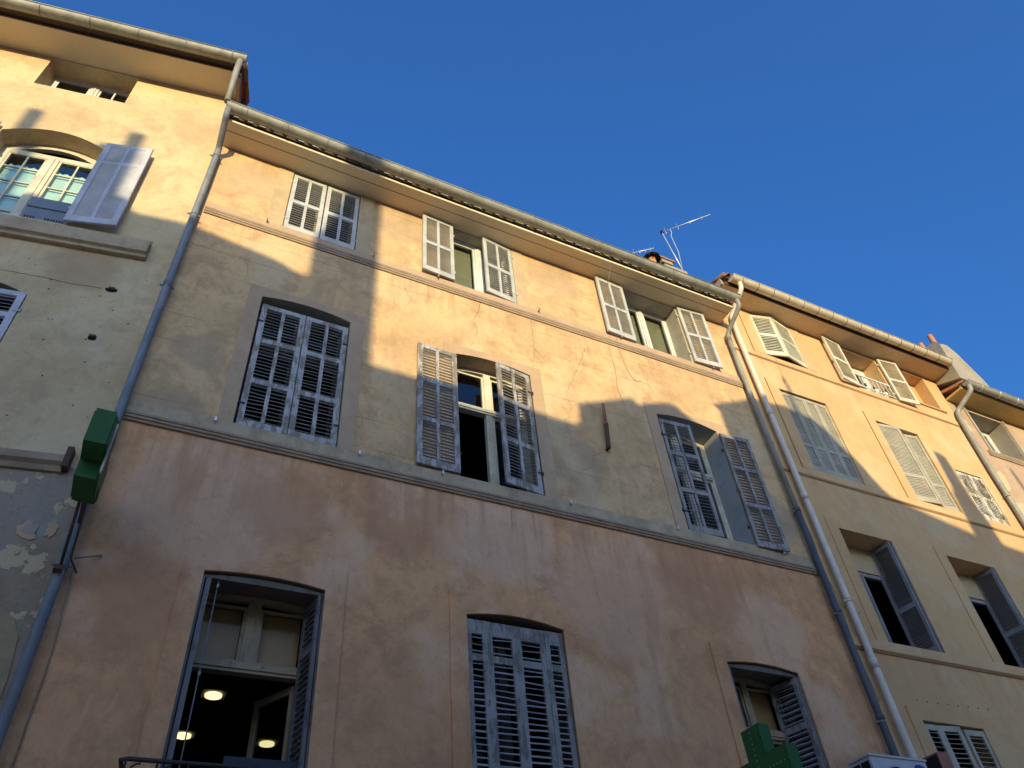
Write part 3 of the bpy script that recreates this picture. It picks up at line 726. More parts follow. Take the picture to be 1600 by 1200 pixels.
# big arched window with glazing bars and lace
bw = window(A, -2.72, -1.40, 10.3, 12.14, .26, 'fr_cream', top_arch=12.38, fw=.09, mw=.14, muntin=(2, 5), glassmat='glassblue')
for xa, xb in ((-2.6, -2.12), (-2.0, -1.5)):
    pts = [(xa, 10.4), (xb, 10.4), (xb, 11.75)] + [(xb + (xa - xb) * k / 10, 11.82 + .035 * (k % 2)) for k in range(1, 10)] + [(xa, 11.75)]
    MB().prism(pts, .33, .336).build('lace_curtain', 'lace', A)
MB().box(-2.64, -1.48, .262, .30, 12.03, 12.13).build('window_head_bar', 'fr_cream', A)
# patterned panel painting the opposite house's reflection over the right casement's foot
MB().box(-2.02, -1.44, .22, .235, 10.34, 11.05).build('reflection_panel', 'pane_reflection', A)
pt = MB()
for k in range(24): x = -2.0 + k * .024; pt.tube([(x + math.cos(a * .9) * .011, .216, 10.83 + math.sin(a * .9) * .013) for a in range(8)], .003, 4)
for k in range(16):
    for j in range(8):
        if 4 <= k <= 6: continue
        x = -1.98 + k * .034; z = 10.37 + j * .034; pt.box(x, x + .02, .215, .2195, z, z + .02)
pt.build('reflection_pattern', 'black', A, stuff=True)
shutter(A, 'sh_lilac', -1.40, -.04, 10.30, 1.93, .62, 174, -1, rails=(.74,), pitch=.042, stile=.075, tilt=62, depth=.045)
shutter(A, 'sh_lilac', -2.75, -.045, 10.30, 1.93, .62, 172, 1, rails=(.74,), pitch=.042, stile=.075, tilt=62, depth=.045)
shutter(A, 'sh_lilac', -1.375, .0, 6.97, 1.97, .60, 0, -1, rails=(.5, .8), cols=1, pitch=.05, stile=.075)
shutter(A, 'sh_lilac', -2.585, .0, 6.97, 1.97, .60, 0, 1, rails=(.5, .8), cols=1, pitch=.05, stile=.075)
# holes, old fixings
for i, (x, z, rx, rz_) in enumerate(((-.565, 9.215, .065, .04), (-.545, 8.375, .05, .045))):
    MB().prism(blob(x, z, rx, rz_, 7 + i), -.006, -.0005).build('wall_hole', 'black', A)
    MB().box(x - .03, x + .035, -.03, -.007, z - .005, z + .028).build('broken_iron_stub', 'rustdk', A)
cr_ = MB(); x = -1.9; z = 9.27
pts = []
while x < -.64: pts.append((x, -.001, z)); x += .03; z += random.uniform(-.009, .007)
cr_.tube(pts, .004, 4); cr_.build('wall_crack', 'rustdk', A)
pk = MB()
for k in range(34):
    x, z = random.uniform(-1.7, -.15), random.uniform(6.8, 9.6); r_ = random.uniform(.004, .012); pk.prism(blob(x, z, r_, r_, k, 8), -.003, -.0005)
pk.build('pock_mark', 'rustdk', A, stuff=True)
# wall cables on the far left
for i, (s_, z_) in enumerate(((-.84, 5.93), (-.82, 5.78), (-.80, 5.55))):
    pts = [(s_ + .07 * math.cos(a * .6) + a * .004, -.03 - .02 * math.sin(a), z_ + .05 * math.sin(a * .6)) for a in range(11)]
    tag(MB().tube(pts, .010, 6).build('cable_loop', 'iron', None), ['upper black cable loop at the left edge of the peeling wall', 'middle black cable loop at the left edge of the peeling wall', 'lowest black cable loop at the left edge of the peeling wall'][i], 'cable', 'cable loops on the peeling wall')
    o = bpy.context.scene.objects[-1] if False else None
# eave of the left house
MB().box(-6.5, .05, -.48, .0, 14.46, 14.50).build('soffit', 'soffit', A)
MB().box(-6.5, .05, -.50, -.4805, 14.455, 14.54).build('fascia', 'boards', A)
MB().box(-1.75, -.42, -.05, -.0005, 14.425, 14.458).build('lintel_patch', 'boards', A) if False else None
tile_row(A, -6.45, .05, -.70, 14.56, 30)
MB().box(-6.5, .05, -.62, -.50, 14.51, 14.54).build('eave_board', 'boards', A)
gt = MB().gutter(-6.5, .12, -.70, 14.51, .095, sag=.015).build('gutter', 'zinc', A)
for i in range(9): 
    x = -.1 - i * .7
    MB().tube([(x, -.70 + math.cos(math.pi + math.pi * k / 8) * .098, 14.51 + math.sin(math.pi + math.pi * k / 8) * .098) for k in range(9)], .008, 6).build('gutter_bracket', 'zinc', gt, loc=(0, 0, 0))
pipe(A, [(.03, -.70, 14.44), (.03, -.70, 14.1), (.06, -.66, 13.1)], .05, 'zinc', [], 'rainwater_outlet')
roof(A, -6.5, .07, -.55, 14.68, 4.2, .28)
vg = MB()
for k in range(9): vg.tube([(.09 + (k % 2) * .02, -.62 + k * .38, 14.56 + k * .11), (.10 + (k % 2) * .02, -.20 + k * .38, 14.70 + k * .11)], .045, 8)
vg.build('verge_tiles', 'tile', A)
MB().box(.0, .05, -.45, 4.0, 14.35, 14.56).build('verge_mortar', 'M_mould', A)
shell(A, -6.4, -.02, 7.5, 14.4, [(6.3, 6.6), (9.5, 9.9), (12.7, 13.2)], 'room')

# ================================================================== RIGHT HOUSE
C = thing('right_house', 'orange yellow house with tan gutter right of the white downpipe', 'house', (9.06, 0, 0), org=(9.06, 0, 0))
CL, CR = 9.055, 15.64
T1, T2, T3 = rect(10.0, 11.1, 12.47, 13.69), rect(12.51, 13.62, 12.47, 13.69), rect(14.28, 15.19, 12.72, 13.69)
C1, C2, C3 = rect(9.92, 11.11, 9.53, 11.48), rect(12.44, 13.65, 9.53, 11.48), rect(14.28, 15.08, 9.55, 10.75)
L1, L2 = rect(9.88, 11.07, 6.36, 8.32), rect(12.39, 13.63, 6.36, 8.32)
B1 = rect(9.87, 11.08, 3.0, 5.25)
L3 = rect(14.3, 15.1, 6.36, 8.0)
wall(C, 'orange_yellow_wall', 'C_wall', rect(CL, CR, 0, 13.76),
     [(T1, .25, 'C_wall'), (T2, .35, 'C_wall'), (T3, .28, 'C_wall'), (C1, .2, 'C_wall'), (C2, .22, 'C_wall'), (C3, .2, 'C_wall'), (L1, .42, 'C_wall'), (L2, .42, 'C_wall'), (B1, .25, 'C_wall')])
for z0, z1, pr in ((12.27, 12.31, .028), (9.30, 9.345, .03), (6.155, 6.20, .045)):
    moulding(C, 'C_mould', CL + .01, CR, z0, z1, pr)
band(C, 'C_wall', CL + .01, CR, 12.312, 12.45, .012); band(C, 'C_wall', CL + .01, CR, 9.347, 9.50, .012); band(C, 'C_wall', CL + .01, CR, 6.202, 6.345, .035)
MB().box(14.2, 15.3, -.03, -.0005, 12.62, 12.66).build('window_sill', 'C_mould', C)
for loop, x0, x1, zb, zt in ((T1, 9.70, 11.35, 12.452, 13.75), (C1, 9.66, 11.33, 9.502, 11.68), (C2, 12.2, 13.86, 9.502, 11.66), (L1, 9.65, 11.26, 6.347, 8.50), (L2, 12.15, 13.86, 6.347, 8.48), (B1, 9.65, 11.28, 3.0, 5.42)):
    lp = [(loop[0][0], zb), (loop[1][0], zb), loop[2], loop[3]]
    surround(C, 'C_wall', lp, x0, x1, zb, min(zt, 13.745), .016)
for loop, x0, x1, zb, zt in ((C1, 9.66, 11.33, 9.502, 11.68), (C2, 12.2, 13.86, 9.502, 11.66), (T1, 9.70, 11.35, 12.452, 13.7)):
    MB().box(x0 - .014, x0 - .001, -.019, -.0005, zb, zt).build('surround_edge', 'C_mould', C)
MB().box(CL + .02, CR + .02, -.42, .0, 13.77, 13.82).build('soffit', 'C_soff', C)
MB().box(CL + .02, CR + .02, -.44, -.4205, 13.765, 13.86).build('fascia', 'boards', C)
tile_row(C, CL + .02, CR, -.57, 13.92, 32)
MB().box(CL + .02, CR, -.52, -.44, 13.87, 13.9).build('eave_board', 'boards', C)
gt = MB().gutter(CL + .1, CR - .05, -.56, 13.87, .10, sag=.012).build('gutter', 'tanpipe', C)
for i in range(16):
    x = CL + .35 + i * .41
    MB().tube([(x, -.56 + math.cos(math.pi + math.pi * k / 8) * .103, 13.87 + math.sin(math.pi + math.pi * k / 8) * .103) for k in range(9)], .006, 6).build('gutter_seam', 'rustdk', gt, loc=(0, 0, 0))
roof(C, CL + .01, CR - .01, -.5, 13.99, 4.2, .28)
vg = MB()
for k in range(8): vg.tube([(CL - .03 + (k % 2) * .02, -.55 + k * .4, 13.93 + k * .112), (CL - .02 + (k % 2) * .02, -.1 + k * .4, 14.06 + k * .112)], .045, 8)
vg.build('verge_tiles', 'tile', C)
MB().box(CL - .06, CL + .0, -.42, 4, 13.75, 13.92).build('verge_mortar', 'grey_cem', C)
MB().box(CL - .04, CL + .0, .01, 6, 12.9, 13.75).build('side_wall', 'C_wall', C)
shell(C, CL + .05, CR, 7.5, 13.7, [(5.6, 6.0), (8.7, 9.2), (11.8, 12.2)], 'room')
pipe(C, [(9.36, -.56, 13.79), (9.36, -.55, 13.62), (9.30, -.10, 13.2), (9.27, -.10, 12.6), (9.265, -.10, 5.0), (9.27, -.10, .2)], .05, 'whitepipe', [(9.265, -.1, 6.85)],
     collars=[(9.267, -.10, 9.5 + 1.1, .09), (9.265, -.10, 8.75, .09), (9.265, -.10, 6.9, .02), (9.265, -.10, 5.95, .10)])
# top row
shutter(C, 'sh_cream', 9.985, -.01, 12.47, 1.21, .51, 14, 1, cols=1, rails=(.5,), pitch=.048, tilt=68)
shutter(C, 'sh_cream', 11.10, -.01, 12.47, 1.21, .625, 11.5, -1, cols=1, rails=(.5,), pitch=.038, tilt=78)
window(C, 10.0, 11.1, 12.47, 13.69, .25, 'dark_frame', glassmat='glassdim')
shutter(C, 'sh_cream', 12.50, -.035, 12.42, 1.32, .55, 174, 1, cols=1, rails=(.5,), pitch=.045, tilt=55)
shutter(C, 'sh_cream', 13.66, -.035, 12.42, 1.32, .55, 174, -1, cols=1, rails=(.5,), pitch=.045, tilt=55)
window(C, 12.51, 13.62, 12.47, 13.69, .35, 'fr_white', mull=False, fw=.13)
MB().box(12.64, 13.5, .36, .40, 13.08, 13.15).build('glazing_bar', 'fr_white', C)
gr = MB(); gr.box(12.50, 13.63, -.035, -.015, 12.845, 12.88)
for k in range(9): gr.box(12.54 + k * .13, 12.556 + k * .13, -.03, -.018, 12.49, 12.845)
gr.box(12.50, 13.63, -.032, -.016, 12.485, 12.505)
tag(gr.build('window_railing', 'fr_white', None), 'low white railing across the top window with three flower pots', 'railing')
for k, x in enumerate((12.92, 13.16, 13.42)):
    t = thing('flower_pot', ['pale flower pot behind the white window railing, leftmost of three', 'pale flower pot behind the white window railing, in the middle of three', 'pale flower pot behind the white window railing, rightmost of three'][k], 'flower pot', (x, -.0, 12.472), group='flower pots on the top window ledge')
    MB().tube([(0, .08, .0), (0, .08, .15)], .07, 12, r2=.09).build('pot', 'pot', t, loc=(0, 0, 0))
    lf = MB()
    for j in range(26):
        a, rr = random.uniform(0, 6.28), random.uniform(.01, .08); z = .15 + random.uniform(0, .13); p = Vector((math.cos(a) * rr, .08 + math.sin(a) * rr, z)); d = Vector((random.uniform(-1, 1), random.uniform(-1, 1), random.uniform(0, 1))).normalized() * .035; e = d.cross(Vector((.3, .5, 1))).normalized() * .014
        lf.add([p - d, p + e, p + d, p - e], [(0, 1, 2, 3)])
    lf.build('foliage', 'leaf', t, loc=(0, 0, 0), stuff=True)
MB().box(14.28, 15.19, .27, .30, 12.72, 13.69).build('niche_back', 'C_wall', C)
MB().box(14.28, 14.80, .18, .27, 12.722, 13.1).build('niche_block', 'C_wall', C)
# middle row: four-leaf shutters
for k in range(4):
    wv = .293; x = 9.935 + k * .295
    shutter(C, 'sh_green', x, .015, 9.54, 1.91, wv, 0, 1, cols=1, rails=(.32,), pitch=.037, stile=.05, hinges=False, tilt=78)
shutter(C, 'sh_green', 12.455, .015, 9.54, 1.91, .575, 7, 1, cols=1, rails=(.32,), pitch=.037, stile=.05, hinges=False, tilt=78)
shutter(C, 'sh_green', 13.03, -.055, 9.54, 1.91, .275, -24, 1, cols=1, rails=(.32,), pitch=.037, stile=.05, hinges=False, tilt=78)
shutter(C, 'sh_green', 13.635, .015, 9.54, 1.91, .35, -8, -1, cols=1, rails=(.32,), pitch=.037, stile=.05, hinges=False, tilt=78)
shutter(C, 'sh_brown', 14.29, .01, 9.56, 1.17, .385, 0, 1, cols=1, rails=(.5,), pitch=.04, tilt=70, stile=.045)
shutter(C, 'sh_brown', 15.07, .01, 9.56, 1.17, .385, 0, -1, cols=1, rails=(.5,), pitch=.04, tilt=70, stile=.045)
# lower row: folded to the right
for loop in (L1, L2):
    x0, x1 = loop[0][0], loop[1][0]
    shutter(C, 'sh_slate', x0 + .01, .01, 6.37, 1.93, .36, -88, 1, cols=1, rails=(.42,), pitch=.04, stile=.05, hinges=False)
    shutter(C, 'sh_slate', x1 - .012, .0, 6.37, 1.93, .40, -88, -1, cols=1, rails=(.42,), pitch=.04, stile=.05, hinges=False)
    shutter(C, 'sh_slate', x1 - .10, -.015, 6.37, 1.93, .40, -84, -1, cols=1, rails=(.42,), pitch=.04, stile=.05, hinges=False)
    MB().box(x0 + .001, x1 - .001, .36, .42, 7.85, 8.319).build('lintel_panel', 'M_jamb', C)
    window(C, x0, x1, 6.36, 7.849, .38, 'sh_slate', mull=(loop is L1), fw=.07, mw=.08, open_right=True, open_left=(loop is L2))
# bottom window with bulging white shutters
for hx, wv, an, sd, yy in ((9.885, .30, 0, 1, .01), (10.185, .36, 8, 1, .01), (11.07, .38, -3, -1, .0), (10.54, .20, -30, 1, -.04)):
    shutter(C, 'sh_green', hx, yy, 3.02, 2.2, wv, an, sd, cols=1, rails=(.3,), pitch=.06, stile=.055, hinges=False, tilt=30)
vs_ = MB()
for k in range(8): vs_.prism(blob(9.95 + k * .21, 5.53 + .004 * k, .012, .01, k, 8), -.004, -.0005)
vs_.build('anchor_hole', 'rustdk', C, stuff=True)

# ================================================================== FAR RIGHT HOUSE
D = thing('far_right_house', 'pinkish patched stone house with bright yellow eave at the right edge', 'house', (15.65, 0, 0), org=(15.65, 0, 0))
DL, DR = 15.65, 24
DW = rect(16.22, 17.46, 11.78, 13.03)
wall(D, 'patched_wall', 'D_wall', rect(DL, DR, 0, 13.2), [(DW, .45, 'grey_cem'), (rect(19.0, 20.2, 11.78, 13.03), .45, 'grey_cem')])
moulding(D, 'M_mould', DL + .35, DR, 11.62, 11.74, .06)
for q in (rect(16.13, 16.2, 11.76, 13.1), rect(17.48, 17.55, 11.76, 13.1)): MB().prism(q, -.03, -.0005).build('window_surround', 'grey_cem', D)
window(D, 16.22, 17.46, 11.78, 13.03, .40, 'fr_white', fw=.11, mull=True, mw=.12)
MB().box(DL, DR, -.42, .0, 13.15, 13.2).build('soffit', 'D_soff', D)
MB().box(DL, DR, -.445, -.4205, 13.145, 13.23).build('fascia', 'D_soff', D)
MB().box(DL, DR, -.5, -.45, 13.2, 13.25).build('eave_board', 'boards', D)
tile_row(D, DL, DR, -.56, 13.26, 40)
gt = MB().gutter(DL + .02, DR, -.57, 13.24, .09).build('gutter', 'zinc', D)
for i in range(12):
    x = DL + .5 + i * .62
    MB().tube([(x, -.57 + math.cos(math.pi + math.pi * k / 8) * .094, 13.24 + math.sin(math.pi + math.pi * k / 8) * .094) for k in range(9)], .009, 6).build('gutter_bracket', 'alu', gt, loc=(0, 0, 0))
roof(D, DL + .01, DR, -.5, 13.32, 4.2, .28)
shell(D, DL + .01, DR, 7.5, 13.1, [(8.3, 8.6), (11.2, 11.6)], 'room')
pipe(D, [(15.74, -.57, 13.17), (15.74, -.56, 13.02), (15.60, -.09, 12.70), (15.52, -.09, 12.4), (15.46, -.09, 11.0), (15.42, -.09, 4)], .055, 'zinc', [(15.44, -.09, 10.3)])
# party-wall stacks between the last two houses
pw = MB(); 
pw.add([(x, y, z) for x in (15.66, 15.98) for (y, z) in ((.02, 13.66), (-.55, 13.40), (-.58, 14.52), (-.50, 14.68), (-.2, 14.70), (3.0, 14.9), (3.0, 13.6))],
       [tuple(range(7)), tuple(range(13, 6, -1))] + [(i, i + 7, (i + 1) % 7 + 7, (i + 1) % 7) for i in range(7)])
st1 = pw.build('chimney_stack', 'grey_cem', D)
MB().prism([(16.05, 13.3), (17.3, 13.3), (17.2, 14.0), (16.75, 14.85), (16.55, 15.05), (16.35, 15.03), (16.05, 14.75)], -.35, .6).build('chimney_stack', 'grey_cem', D)
for (x, y, z) in ((15.82, -.13, 14.60), (15.84, -.42, 14.62)):
    MB().tube([(x, y, z), (x, y, z + .42)], .062, 14).build('chimney_pot', 'terracotta', D)

# ================================================================== houses across the street (behind the viewer)
prof_pts = [(-4.2, 11.3), (-2.35, 11.2), (-1.6, 10.98), (-1.35, 10.84), (-.63, 10.8), (.24, 10.67), (.6, 10.6), (.81, 10.49), (1.0, 10.5), (1.01, 9.1), (1.83, 9.09), (5.98, 9.02), (6.0, 9.04)]
YR = -20.0; SX = .33 * 20; SZ = .13 * 20
def across(name, label, pts, facade='opp'):
    t = thing(name, label, 'house', (pts[0][0] - SX, -17.2, 0), org=(pts[0][0] - SX, -17.2, 0))
    pr = [(x - SX, z + SZ) for x, z in pts]
    mb = MB(); n = len(pr)
    for x, z in pr: mb.v += [(x, -17.02, 0), (x, -17.02, z - 1.0), (x, -16.75, z - .98), (x, -16.75, z - .92), (x, YR, z), (x, -23, z - 1.1), (x, -23, 0)]
    k = 7
    body = MB(); rf = MB(); body.v = list(mb.v); rf.v = list(mb.v)
    for i in range(n - 1):
        for j in range(7):
            a = i * k + j; b = i * k + (j + 1) % k; q = (a, b, b + k, a + k)
            (rf if j in (1, 2, 3, 4) else body).f.append(q); (rf if j in (1, 2, 3, 4) else body).smooth.append(False)
    for i in (0, n - 1):
        body.f.append(tuple(range(i * k, i * k + k))); body.smooth.append(False)
    body.build('wall', facade, t); rf.build('roof', 'roof', t)
    x0, x1 = pr[0][0], pr[-1][0]
    x = x0 + .8
    while x < x1 - 1.6:
        for z in (1.2, 4.2, 7.2):
            if z + 2 < min(p[1] for p in pr) - 1.3:
                wf = MB(); wf.box(x - .06, x + 1.16, -17.018, -16.99, z - .06, z + 1.96); o = wf.build('window', 'fr_white', t)
                MB().box(x, x + 1.1, -16.988, -16.98, z, z + 1.9).build('pane', 'glassblue', o, loc=(0, 0, 0))
        x += 2.6
    return t
O1 = across('opposite_house', 'lower house across the street behind the viewer facing the yellow house', prof_pts[:9])
O2 = across('opposite_house', 'plain house across the street behind the viewer facing the pink wall', prof_pts[9:])
O3 = across('opposite_house', 'stepped house across the street behind the viewer facing the white downpipe', [(6.02, 9.05), (6.08, 9.45), (6.24, 9.62), (6.27, 9.98), (6.36, 9.84), (6.55, 9.9), (6.9, 10.1), (7.15, 10.12), (7.4, 9.86), (8.0, 9.62), (8.6, 9.46), (9.1, 9.5)])
O4 = across('opposite_house', 'taller house across the street behind the viewer facing the orange house', [(9.12, 10.95), (10.15, 11.02), (10.5, 10.95), (10.8, 10.72), (10.97, 10.3)])
O5 = across('opposite_house', 'long house across the street behind the viewer farthest to the right', [(10.98, 9.57), (12.1, 9.31), (13.7, 9.03), (15, 8.93), (17.5, 8.85)])
def stack(parent, poly, y0=YR - .4, y1=YR + .2, mat='grey_cem', name='chimney'):
    p = [(x - SX, z + SZ) for x, z in poly]; return MB().prism(p, y0, y1).build(name, mat, parent)
stack(O1, [(-2.2, 10), (-1.76, 10), (-1.76, 12.34), (-2.2, 12.32)]); stack(O1, [(-1.95, 12), (-1.77, 12), (-1.77, 12.82), (-1.95, 12.8)], YR - .2, YR, 'terracotta', 'chimney_pot')
stack(O1, [(-3.38, 10), (-3.2, 10), (-3.2, 12.9), (-3.38, 12.9)], YR - .2, YR)
stack(O2, [(1.03, 8.5), (1.84, 8.5), (1.84, 13.6), (1.5, 13.5), (1.36, 12.55), (1.2, 11.75), (1.05, 11.5)])
stack(O4, [(10.14, 10.5), (10.24, 10.5), (10.22, 11.9), (10.16, 11.9)], YR - .1, YR)
stack(O5, [(13.70, 8.5), (14.30, 8.5), (14.22, 9.5), (14.12, 10.1), (14.08, 11.1), (13.95, 11.1), (13.86, 10.1), (13.76, 9.95)])
stack(O5, [(16.5, 8.5), (16.62, 8.5), (16.5, 11.4), (16.44, 11.4)], YR - .1, YR)

# ================================================================== signs and loose things
def cross_sign(name, label, X, th, yc, zc, uy, ey, uz, ez, leds=False):
    t = thing(name, label, 'sign', (X, yc, zc - uz - ez), group='green pharmacy crosses', org=(X, yc, zc - uz - ez))
    # profile in yz, extruded along x
    a, b, c_, d = uy / 2, uy / 2 + ey, uz / 2, uz / 2 + ez
    pts = [(-a, -d), (a, -d), (a, -c_), (b, -c_), (b, c_), (a, c_), (a, d), (-a, d), (-a, c_), (-b, c_), (-b, -c_), (-a, -c_)]
    MB_ = MB(); n = 12; vs = [(X, yc + y, zc + z) for y, z in pts] + [(X + th, yc + y, zc + z) for y, z in pts]
    fs = [(i, (i + 1) % n, (i + 1) % n + n, i + n) for i in range(n)]
    caps = [(0, 1, 2, 11), (11, 2, 3, 4, 5, 8, 9, 10), (8, 5, 6, 7)]
    fs += [q[::-1] for q in caps] + [tuple(i + n for i in q) for q in caps]
    MB_.add(vs, fs).build('cross_case', 'green', t)
    e = .012; p2 = [(y - math.copysign(.018, y), z - math.copysign(.018, z)) for y, z in pts]
    for xx in (X - e, X + th + .001):
        f2 = MB(); vs = [(xx, yc + y, zc + z) for y, z in p2] + [(xx + e - .001, yc + y, zc + z) for y, z in p2]
        f2.add(vs, fs).build('cross_face', 'green', t)
    if not leds: MB().box(X + th + .013, X + th + .03, yc - b + .16, yc - b + .2, zc - .34, zc + c_).build('edge_trim', 'fr_cream', t)
    if leds:
        ld = MB()
        for k in range(-7, 8):
            for (dy, dz) in ((0, k * (d / 8)), (k * (b / 8), 0)):
                ld.box(X - e - .004, X - e - .0005, yc + dy - .003, yc + dy + .003, zc + dz - .003, zc + dz + .003)
        ld.build('led_dots', 'led', t, stuff=True)
    br = MB(); br.tube([(X + th / 2, yc + b - .02, zc), (X + th / 2, -.01, zc)], .02, 8); br.tube([(X + th / 2, yc + a, zc - c_ - .03), (X + th / 2, -.01, zc - c_ - .12)], .015, 8); br.build('wall_bracket', 'rustdk', t)
    return t
cross_sign('pharmacy_cross', 'dark green pharmacy cross seen edge-on over the left downpipe', -.72, .16, -.75, 6.18, .36, .27, .36, .17)
cross_sign('pharmacy_cross', 'green pharmacy cross with dotted lights at the bottom edge of the photo', 5.5, .13, -1.315, 3.84, .25, .26, .26, .27, leds=True)
br = thing('sign_bracket', 'rusty iron struts hanging below the edge-on green cross', 'bracket', (-.6, -.1, 5.3), org=(0, 0, 0)); br.location = (0, 0, 0)
MB().tube([(-.66, -.62, 5.99), (-.655, -.15, 5.42)], .014, 8).build('strut', 'rustdk', br)
MB().tube([(-.61, -.58, 5.99), (-.60, -.15, 5.52), (-.52, -.10, 5.42)], .009, 8).build('strut', 'rustdk', br)
MB().box(-.70, -.63, -.20, -.002, 5.38, 5.42).build('wall_plate', 'rustdk', br)
MB().tube([(-.57, -.12, 5.55), (-.38, -.01, 5.68)], .009, 8).build('strut', 'M_mould', br)

ac = thing('air_conditioner', 'white air conditioning unit with a blue badge at the bottom edge', 'air conditioner', (8.5, -.3, 3.8), org=(8.5, -.3, 3.8))
MB().box(8.05, 8.97, -.45, -.14, 3.86, 4.495).build('casing', 'acwhite', ac)
MB().box(8.035, 8.985, -.465, -.125, 4.497, 4.52).build('lid', 'acwhite', ac)
lv = MB()
for j in range(5):
    for i in range(2): lv.box(8.042, 8.049, -.42 + i * .14, -.30 + i * .14, 3.95 + j * .105, 4.035 + j * .105)
lv.build('side_vent', 'black', ac)
fan = MB().tube([(8.42, -.462, 4.16), (8.42, -.4505, 4.16)], .245, 30); fan.build('fan_opening', 'black', ac)
for k in range(9):
    r_ = .03 + k * .026
    MB().tube([(8.42 + math.cos(a * math.tau / 28) * r_, -.466, 4.16 + math.sin(a * math.tau / 28) * r_) for a in range(29)], .004, 5, closed_ends=False).build('fan_guard_ring', 'acwhite', ac)
MB().prism([(8.83 + .085 * math.cos(t * math.tau / 24), 4.42 + .032 * math.sin(t * math.tau / 24)) for t in range(24)], -.456, -.4505).build('badge', 'blue', ac)
MB().box(8.1, 8.14, -.45, -.0005, 3.8, 3.858).build('support', 'iron', ac); MB().box(8.86, 8.90, -.45, -.0005, 3.8, 3.858).build('support', 'iron', ac)

bx_ = MB(); bx_.box(9.33, 9.53, -.40, -.12, 4.42, 4.66); rb = tag(bx_.build('rusty_box', 'rust', None), 'rusty brown metal box in front of the bottom right shutter', 'box')
bb = MB(); bb.box(9.325, 9.329, -.385, -.135, 4.44, 4.64); bb.build('box_opening', 'black', rb, loc=(0, 0, 0))
MB().box(9.40, 9.44, -.119, -.0005, 4.5, 4.54).build('wall_arm', 'rustdk', rb, loc=(0, 0, 0))

rp = tag(MB().tube([(5.56, -.10, 9.10), (5.565, -.12, 9.49)], .026, 12).build('wall_pipe', 'rust', None), 'rust coloured pipe stub standing on the ochre wall', 'pipe')
MB().tube([(5.56, -.10, 9.075), (5.56, -.10, 9.125)], .038, 12).build('pipe_collar', 'rust', rp, loc=(0, 0, 0))
MB().tube([(5.548, -.05, 8.66), (5.55, -.07, 8.72), (5.56, -.10, 9.073)], .032, 12).build('pipe_base', 'rustdk', rp, loc=(0, 0, 0))
MB().tube([(5.548, .0, 8.67), (5.548, -.055, 8.67)], .02, 8).build('wall_fixing', 'rustdk', rp, loc=(0, 0, 0))

def antenna(label, base, top, tip, els, cable=True):
    t = thing('tv_antenna', label, 'antenna', base, group='television aerials on the roofs', org=base)
    b, tp, e = Vector(base), Vector(top), Vector(tip)
    MB().tube([b, tp], .014, 8).build('mast', 'alu', t)
    MB().tube([tp - (e - tp) * .04, e], .012, 8).build('boom', 'alu', t)
    side = Vector((.55, .8, 0)).cross(Vector((0, 0, 1))).normalized()
    ax = (e - tp).normalized(); side = Vector((0, 0, 1)).cross(ax).normalized(); up = ax.cross(side)
    for k in range(els):
        p = tp + (e - tp) * (k + .3) / els; ln = .08 if k > 1 else .14
        MB().tube([p - up * ln, p + up * ln], .0035, 5).build('element', 'alu', t)
    MB().box(tp.x - .03, tp.x + .03, tp.y - .03, tp.y + .03, tp.z - .03, tp.z + .03).build('clamp', 'black', t)
    if cable:
        q = tp + (e - tp) * .17
        MB().tube([q, q + Vector((.02, 0, -.1)), q + Vector((-.02, .02, -.25)), q.lerp(b, .5) + Vector((.03, 0, 0)), b + Vector((-.03, 0, .12))], .006, 6).build('cable', 'fr_white', t)
antenna('tall television aerial on a mast above the chimney', (8.91, .3, 14.85), (8.665, .3, 16.33), (9.45, -.53, 16.37), 4)
antenna('small television aerial just above the gutter left of the chimney', (7.70, .62, 13.5), (7.72, .62, 15.38), (8.193, .256, 15.40), 5, False)

def wire(label, pts, r=.003, mat='M_mould', name='hanging_wire', cat='wire'):
    P_ = [Vector(p) for p in pts]; out = []
    for i in range(len(P_) - 1):
        p0, p1, p2, p3 = P_[max(i - 1, 0)], P_[i], P_[i + 1], P_[min(i + 2, len(P_) - 1)]
        for k in range(6):
            t = k / 6; out.append(.5 * ((2 * p1) + (p2 - p0) * t + (2 * p0 - 5 * p1 + 4 * p2 - p3) * t * t + (3 * p1 - p0 - 3 * p2 + p3) * t ** 3))
    out.append(P_[-1]); return tag(MB().tube(out, r, 6).build(name, mat, None), label, cat, 'loose wires on the walls')
wire('long thin wire hanging from the eave past the third top window', [(6.20, -.46, 13.0), (6.16, -.10, 12.3), (6.12, -.03, 11.5), (6.02, -.05, 11.0), (6.06, -.008, 10.5), (6.02, -.008, 10.1), (6.08, -.008, 9.75)])
wire('short curling wire below the third top window', [(6.22, -.05, 11.4), (6.25, -.03, 11.0), (6.32, -.01, 10.6), (6.42, -.01, 10.42), (6.55, -.01, 10.45)])
wire('thin wire loop hanging from the white top shutters', [(10.2, -.03, 12.45), (10.2, -.012, 11.9), (10.05, -.012, 11.3), (9.95, -.012, 10.6), (9.7, -.012, 9.9)])
wire('short bent wire sticking up beside the second top window', [(3.13, -.05, 12.93), (3.17, -.1, 13.0), (3.2, -.16, 12.95)], .006, 'iron')
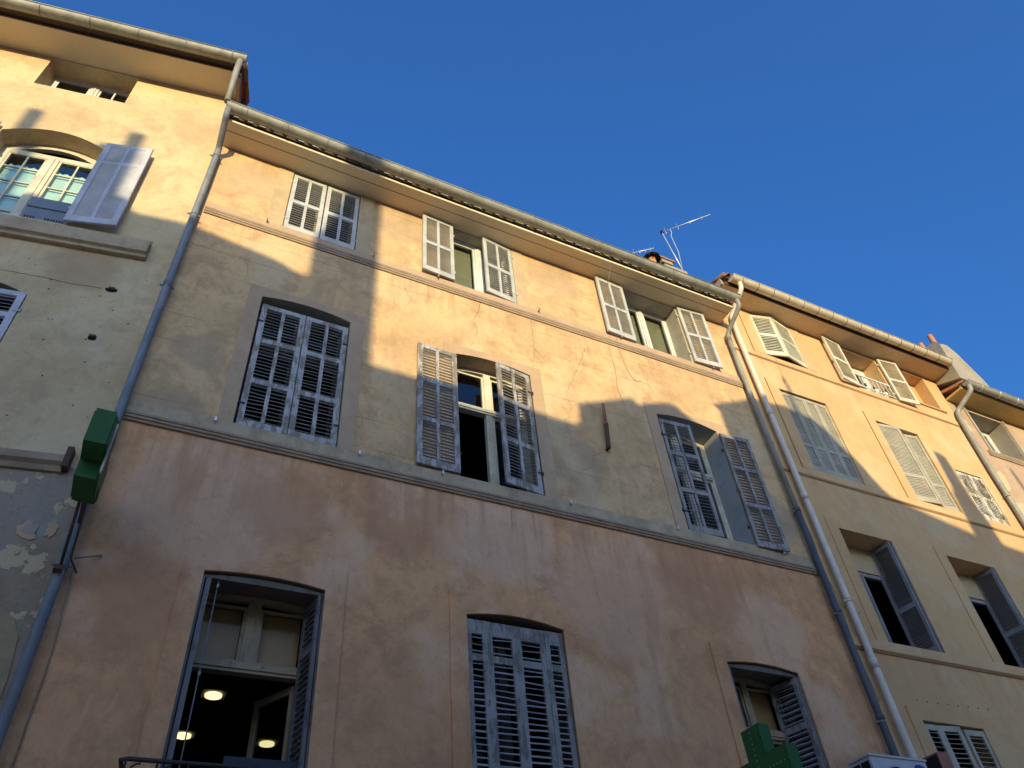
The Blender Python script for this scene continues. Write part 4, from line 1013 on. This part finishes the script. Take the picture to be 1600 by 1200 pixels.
wire('tangled wire between the two right downpipes', [(9.0, -.05, 8.9), (9.1, -.04, 8.7), (9.07, -.05, 8.4), (9.14, -.03, 7.9), (9.05, -.05, 7.4), (9.16, -.04, 6.9), (9.1, -.04, 6.2), (9.14, -.04, 5.4)], .008)
wire('thin wire crossing from the white downpipe to the window surround', [(9.27, -.16, 6.85), (9.4, -.03, 6.72), (9.55, -.01, 6.78)], .006)
wire('dark wire wrapped on the wall left of the left downpipe foot', [(-.56, -.03, 5.5), (-.53, -.02, 5.1), (-.50, -.015, 4.6), (-.50, -.015, 4.0), (-.47, -.015, 2.0)], .007)

# put the cable loops on the left house plane
for o in bpy.data.objects:
    if o.name.startswith('cable_loop'):
        o.location = (-.659, 0, 0); o.rotation_euler.z = R(-9.434)

def crack(pts, r=.003, seed=0):
    rnd = random.Random(seed); out = []
    for (x0, z0), (x1, z1) in zip(pts[:-1], pts[1:]):
        L = math.hypot(x1 - x0, z1 - z0); n = max(2, int(L / .045))
        for k in range(n):
            t = k / n; out.append((x0 + (x1 - x0) * t + rnd.uniform(-.016, .016), -.0005, z0 + (z1 - z0) * t + rnd.uniform(-.01, .01)))
    out.append((pts[-1][0], -.0005, pts[-1][1]))
    return MB().tube(out, r, 4, r2=r * .35).build('wall_crack', 'crackdark', M)
for i, pts in enumerate(([(3.66, 11.13), (3.62, 10.9), (3.52, 10.66), (3.58, 10.4), (3.45, 10.0)], [(4.56, 11.1), (4.56, 10.4), (4.47, 9.97)], [(4.56, 10.45), (4.9, 10.0)],
                         [(5.55, 10.85), (5.36, 10.4), (5.0, 9.6), (5.08, 9.3)], [(6.6, 10.9), (6.7, 10.4), (6.62, 10.1)], [(2.4, 10.9), (2.5, 10.7), (2.42, 10.4)], [(3.9, 7.27), (3.88, 7.0), (3.82, 6.8)],
                         [(.85, 9.9), (.86, 10.02)], [(5.5, 8.62), (5.3, 8.5), (5.28, 8.3), (4.9, 8.05)], [(1.1, 7.37), (1.12, 7.5)], [(2.9, 7.37), (2.93, 7.53)], [(5.0, 7.37), (4.98, 7.53)])):
    crack(pts, .0035 if i < 2 else .0028, i)
for o in bpy.data.objects:
    if '_org' in o: del o['_org']
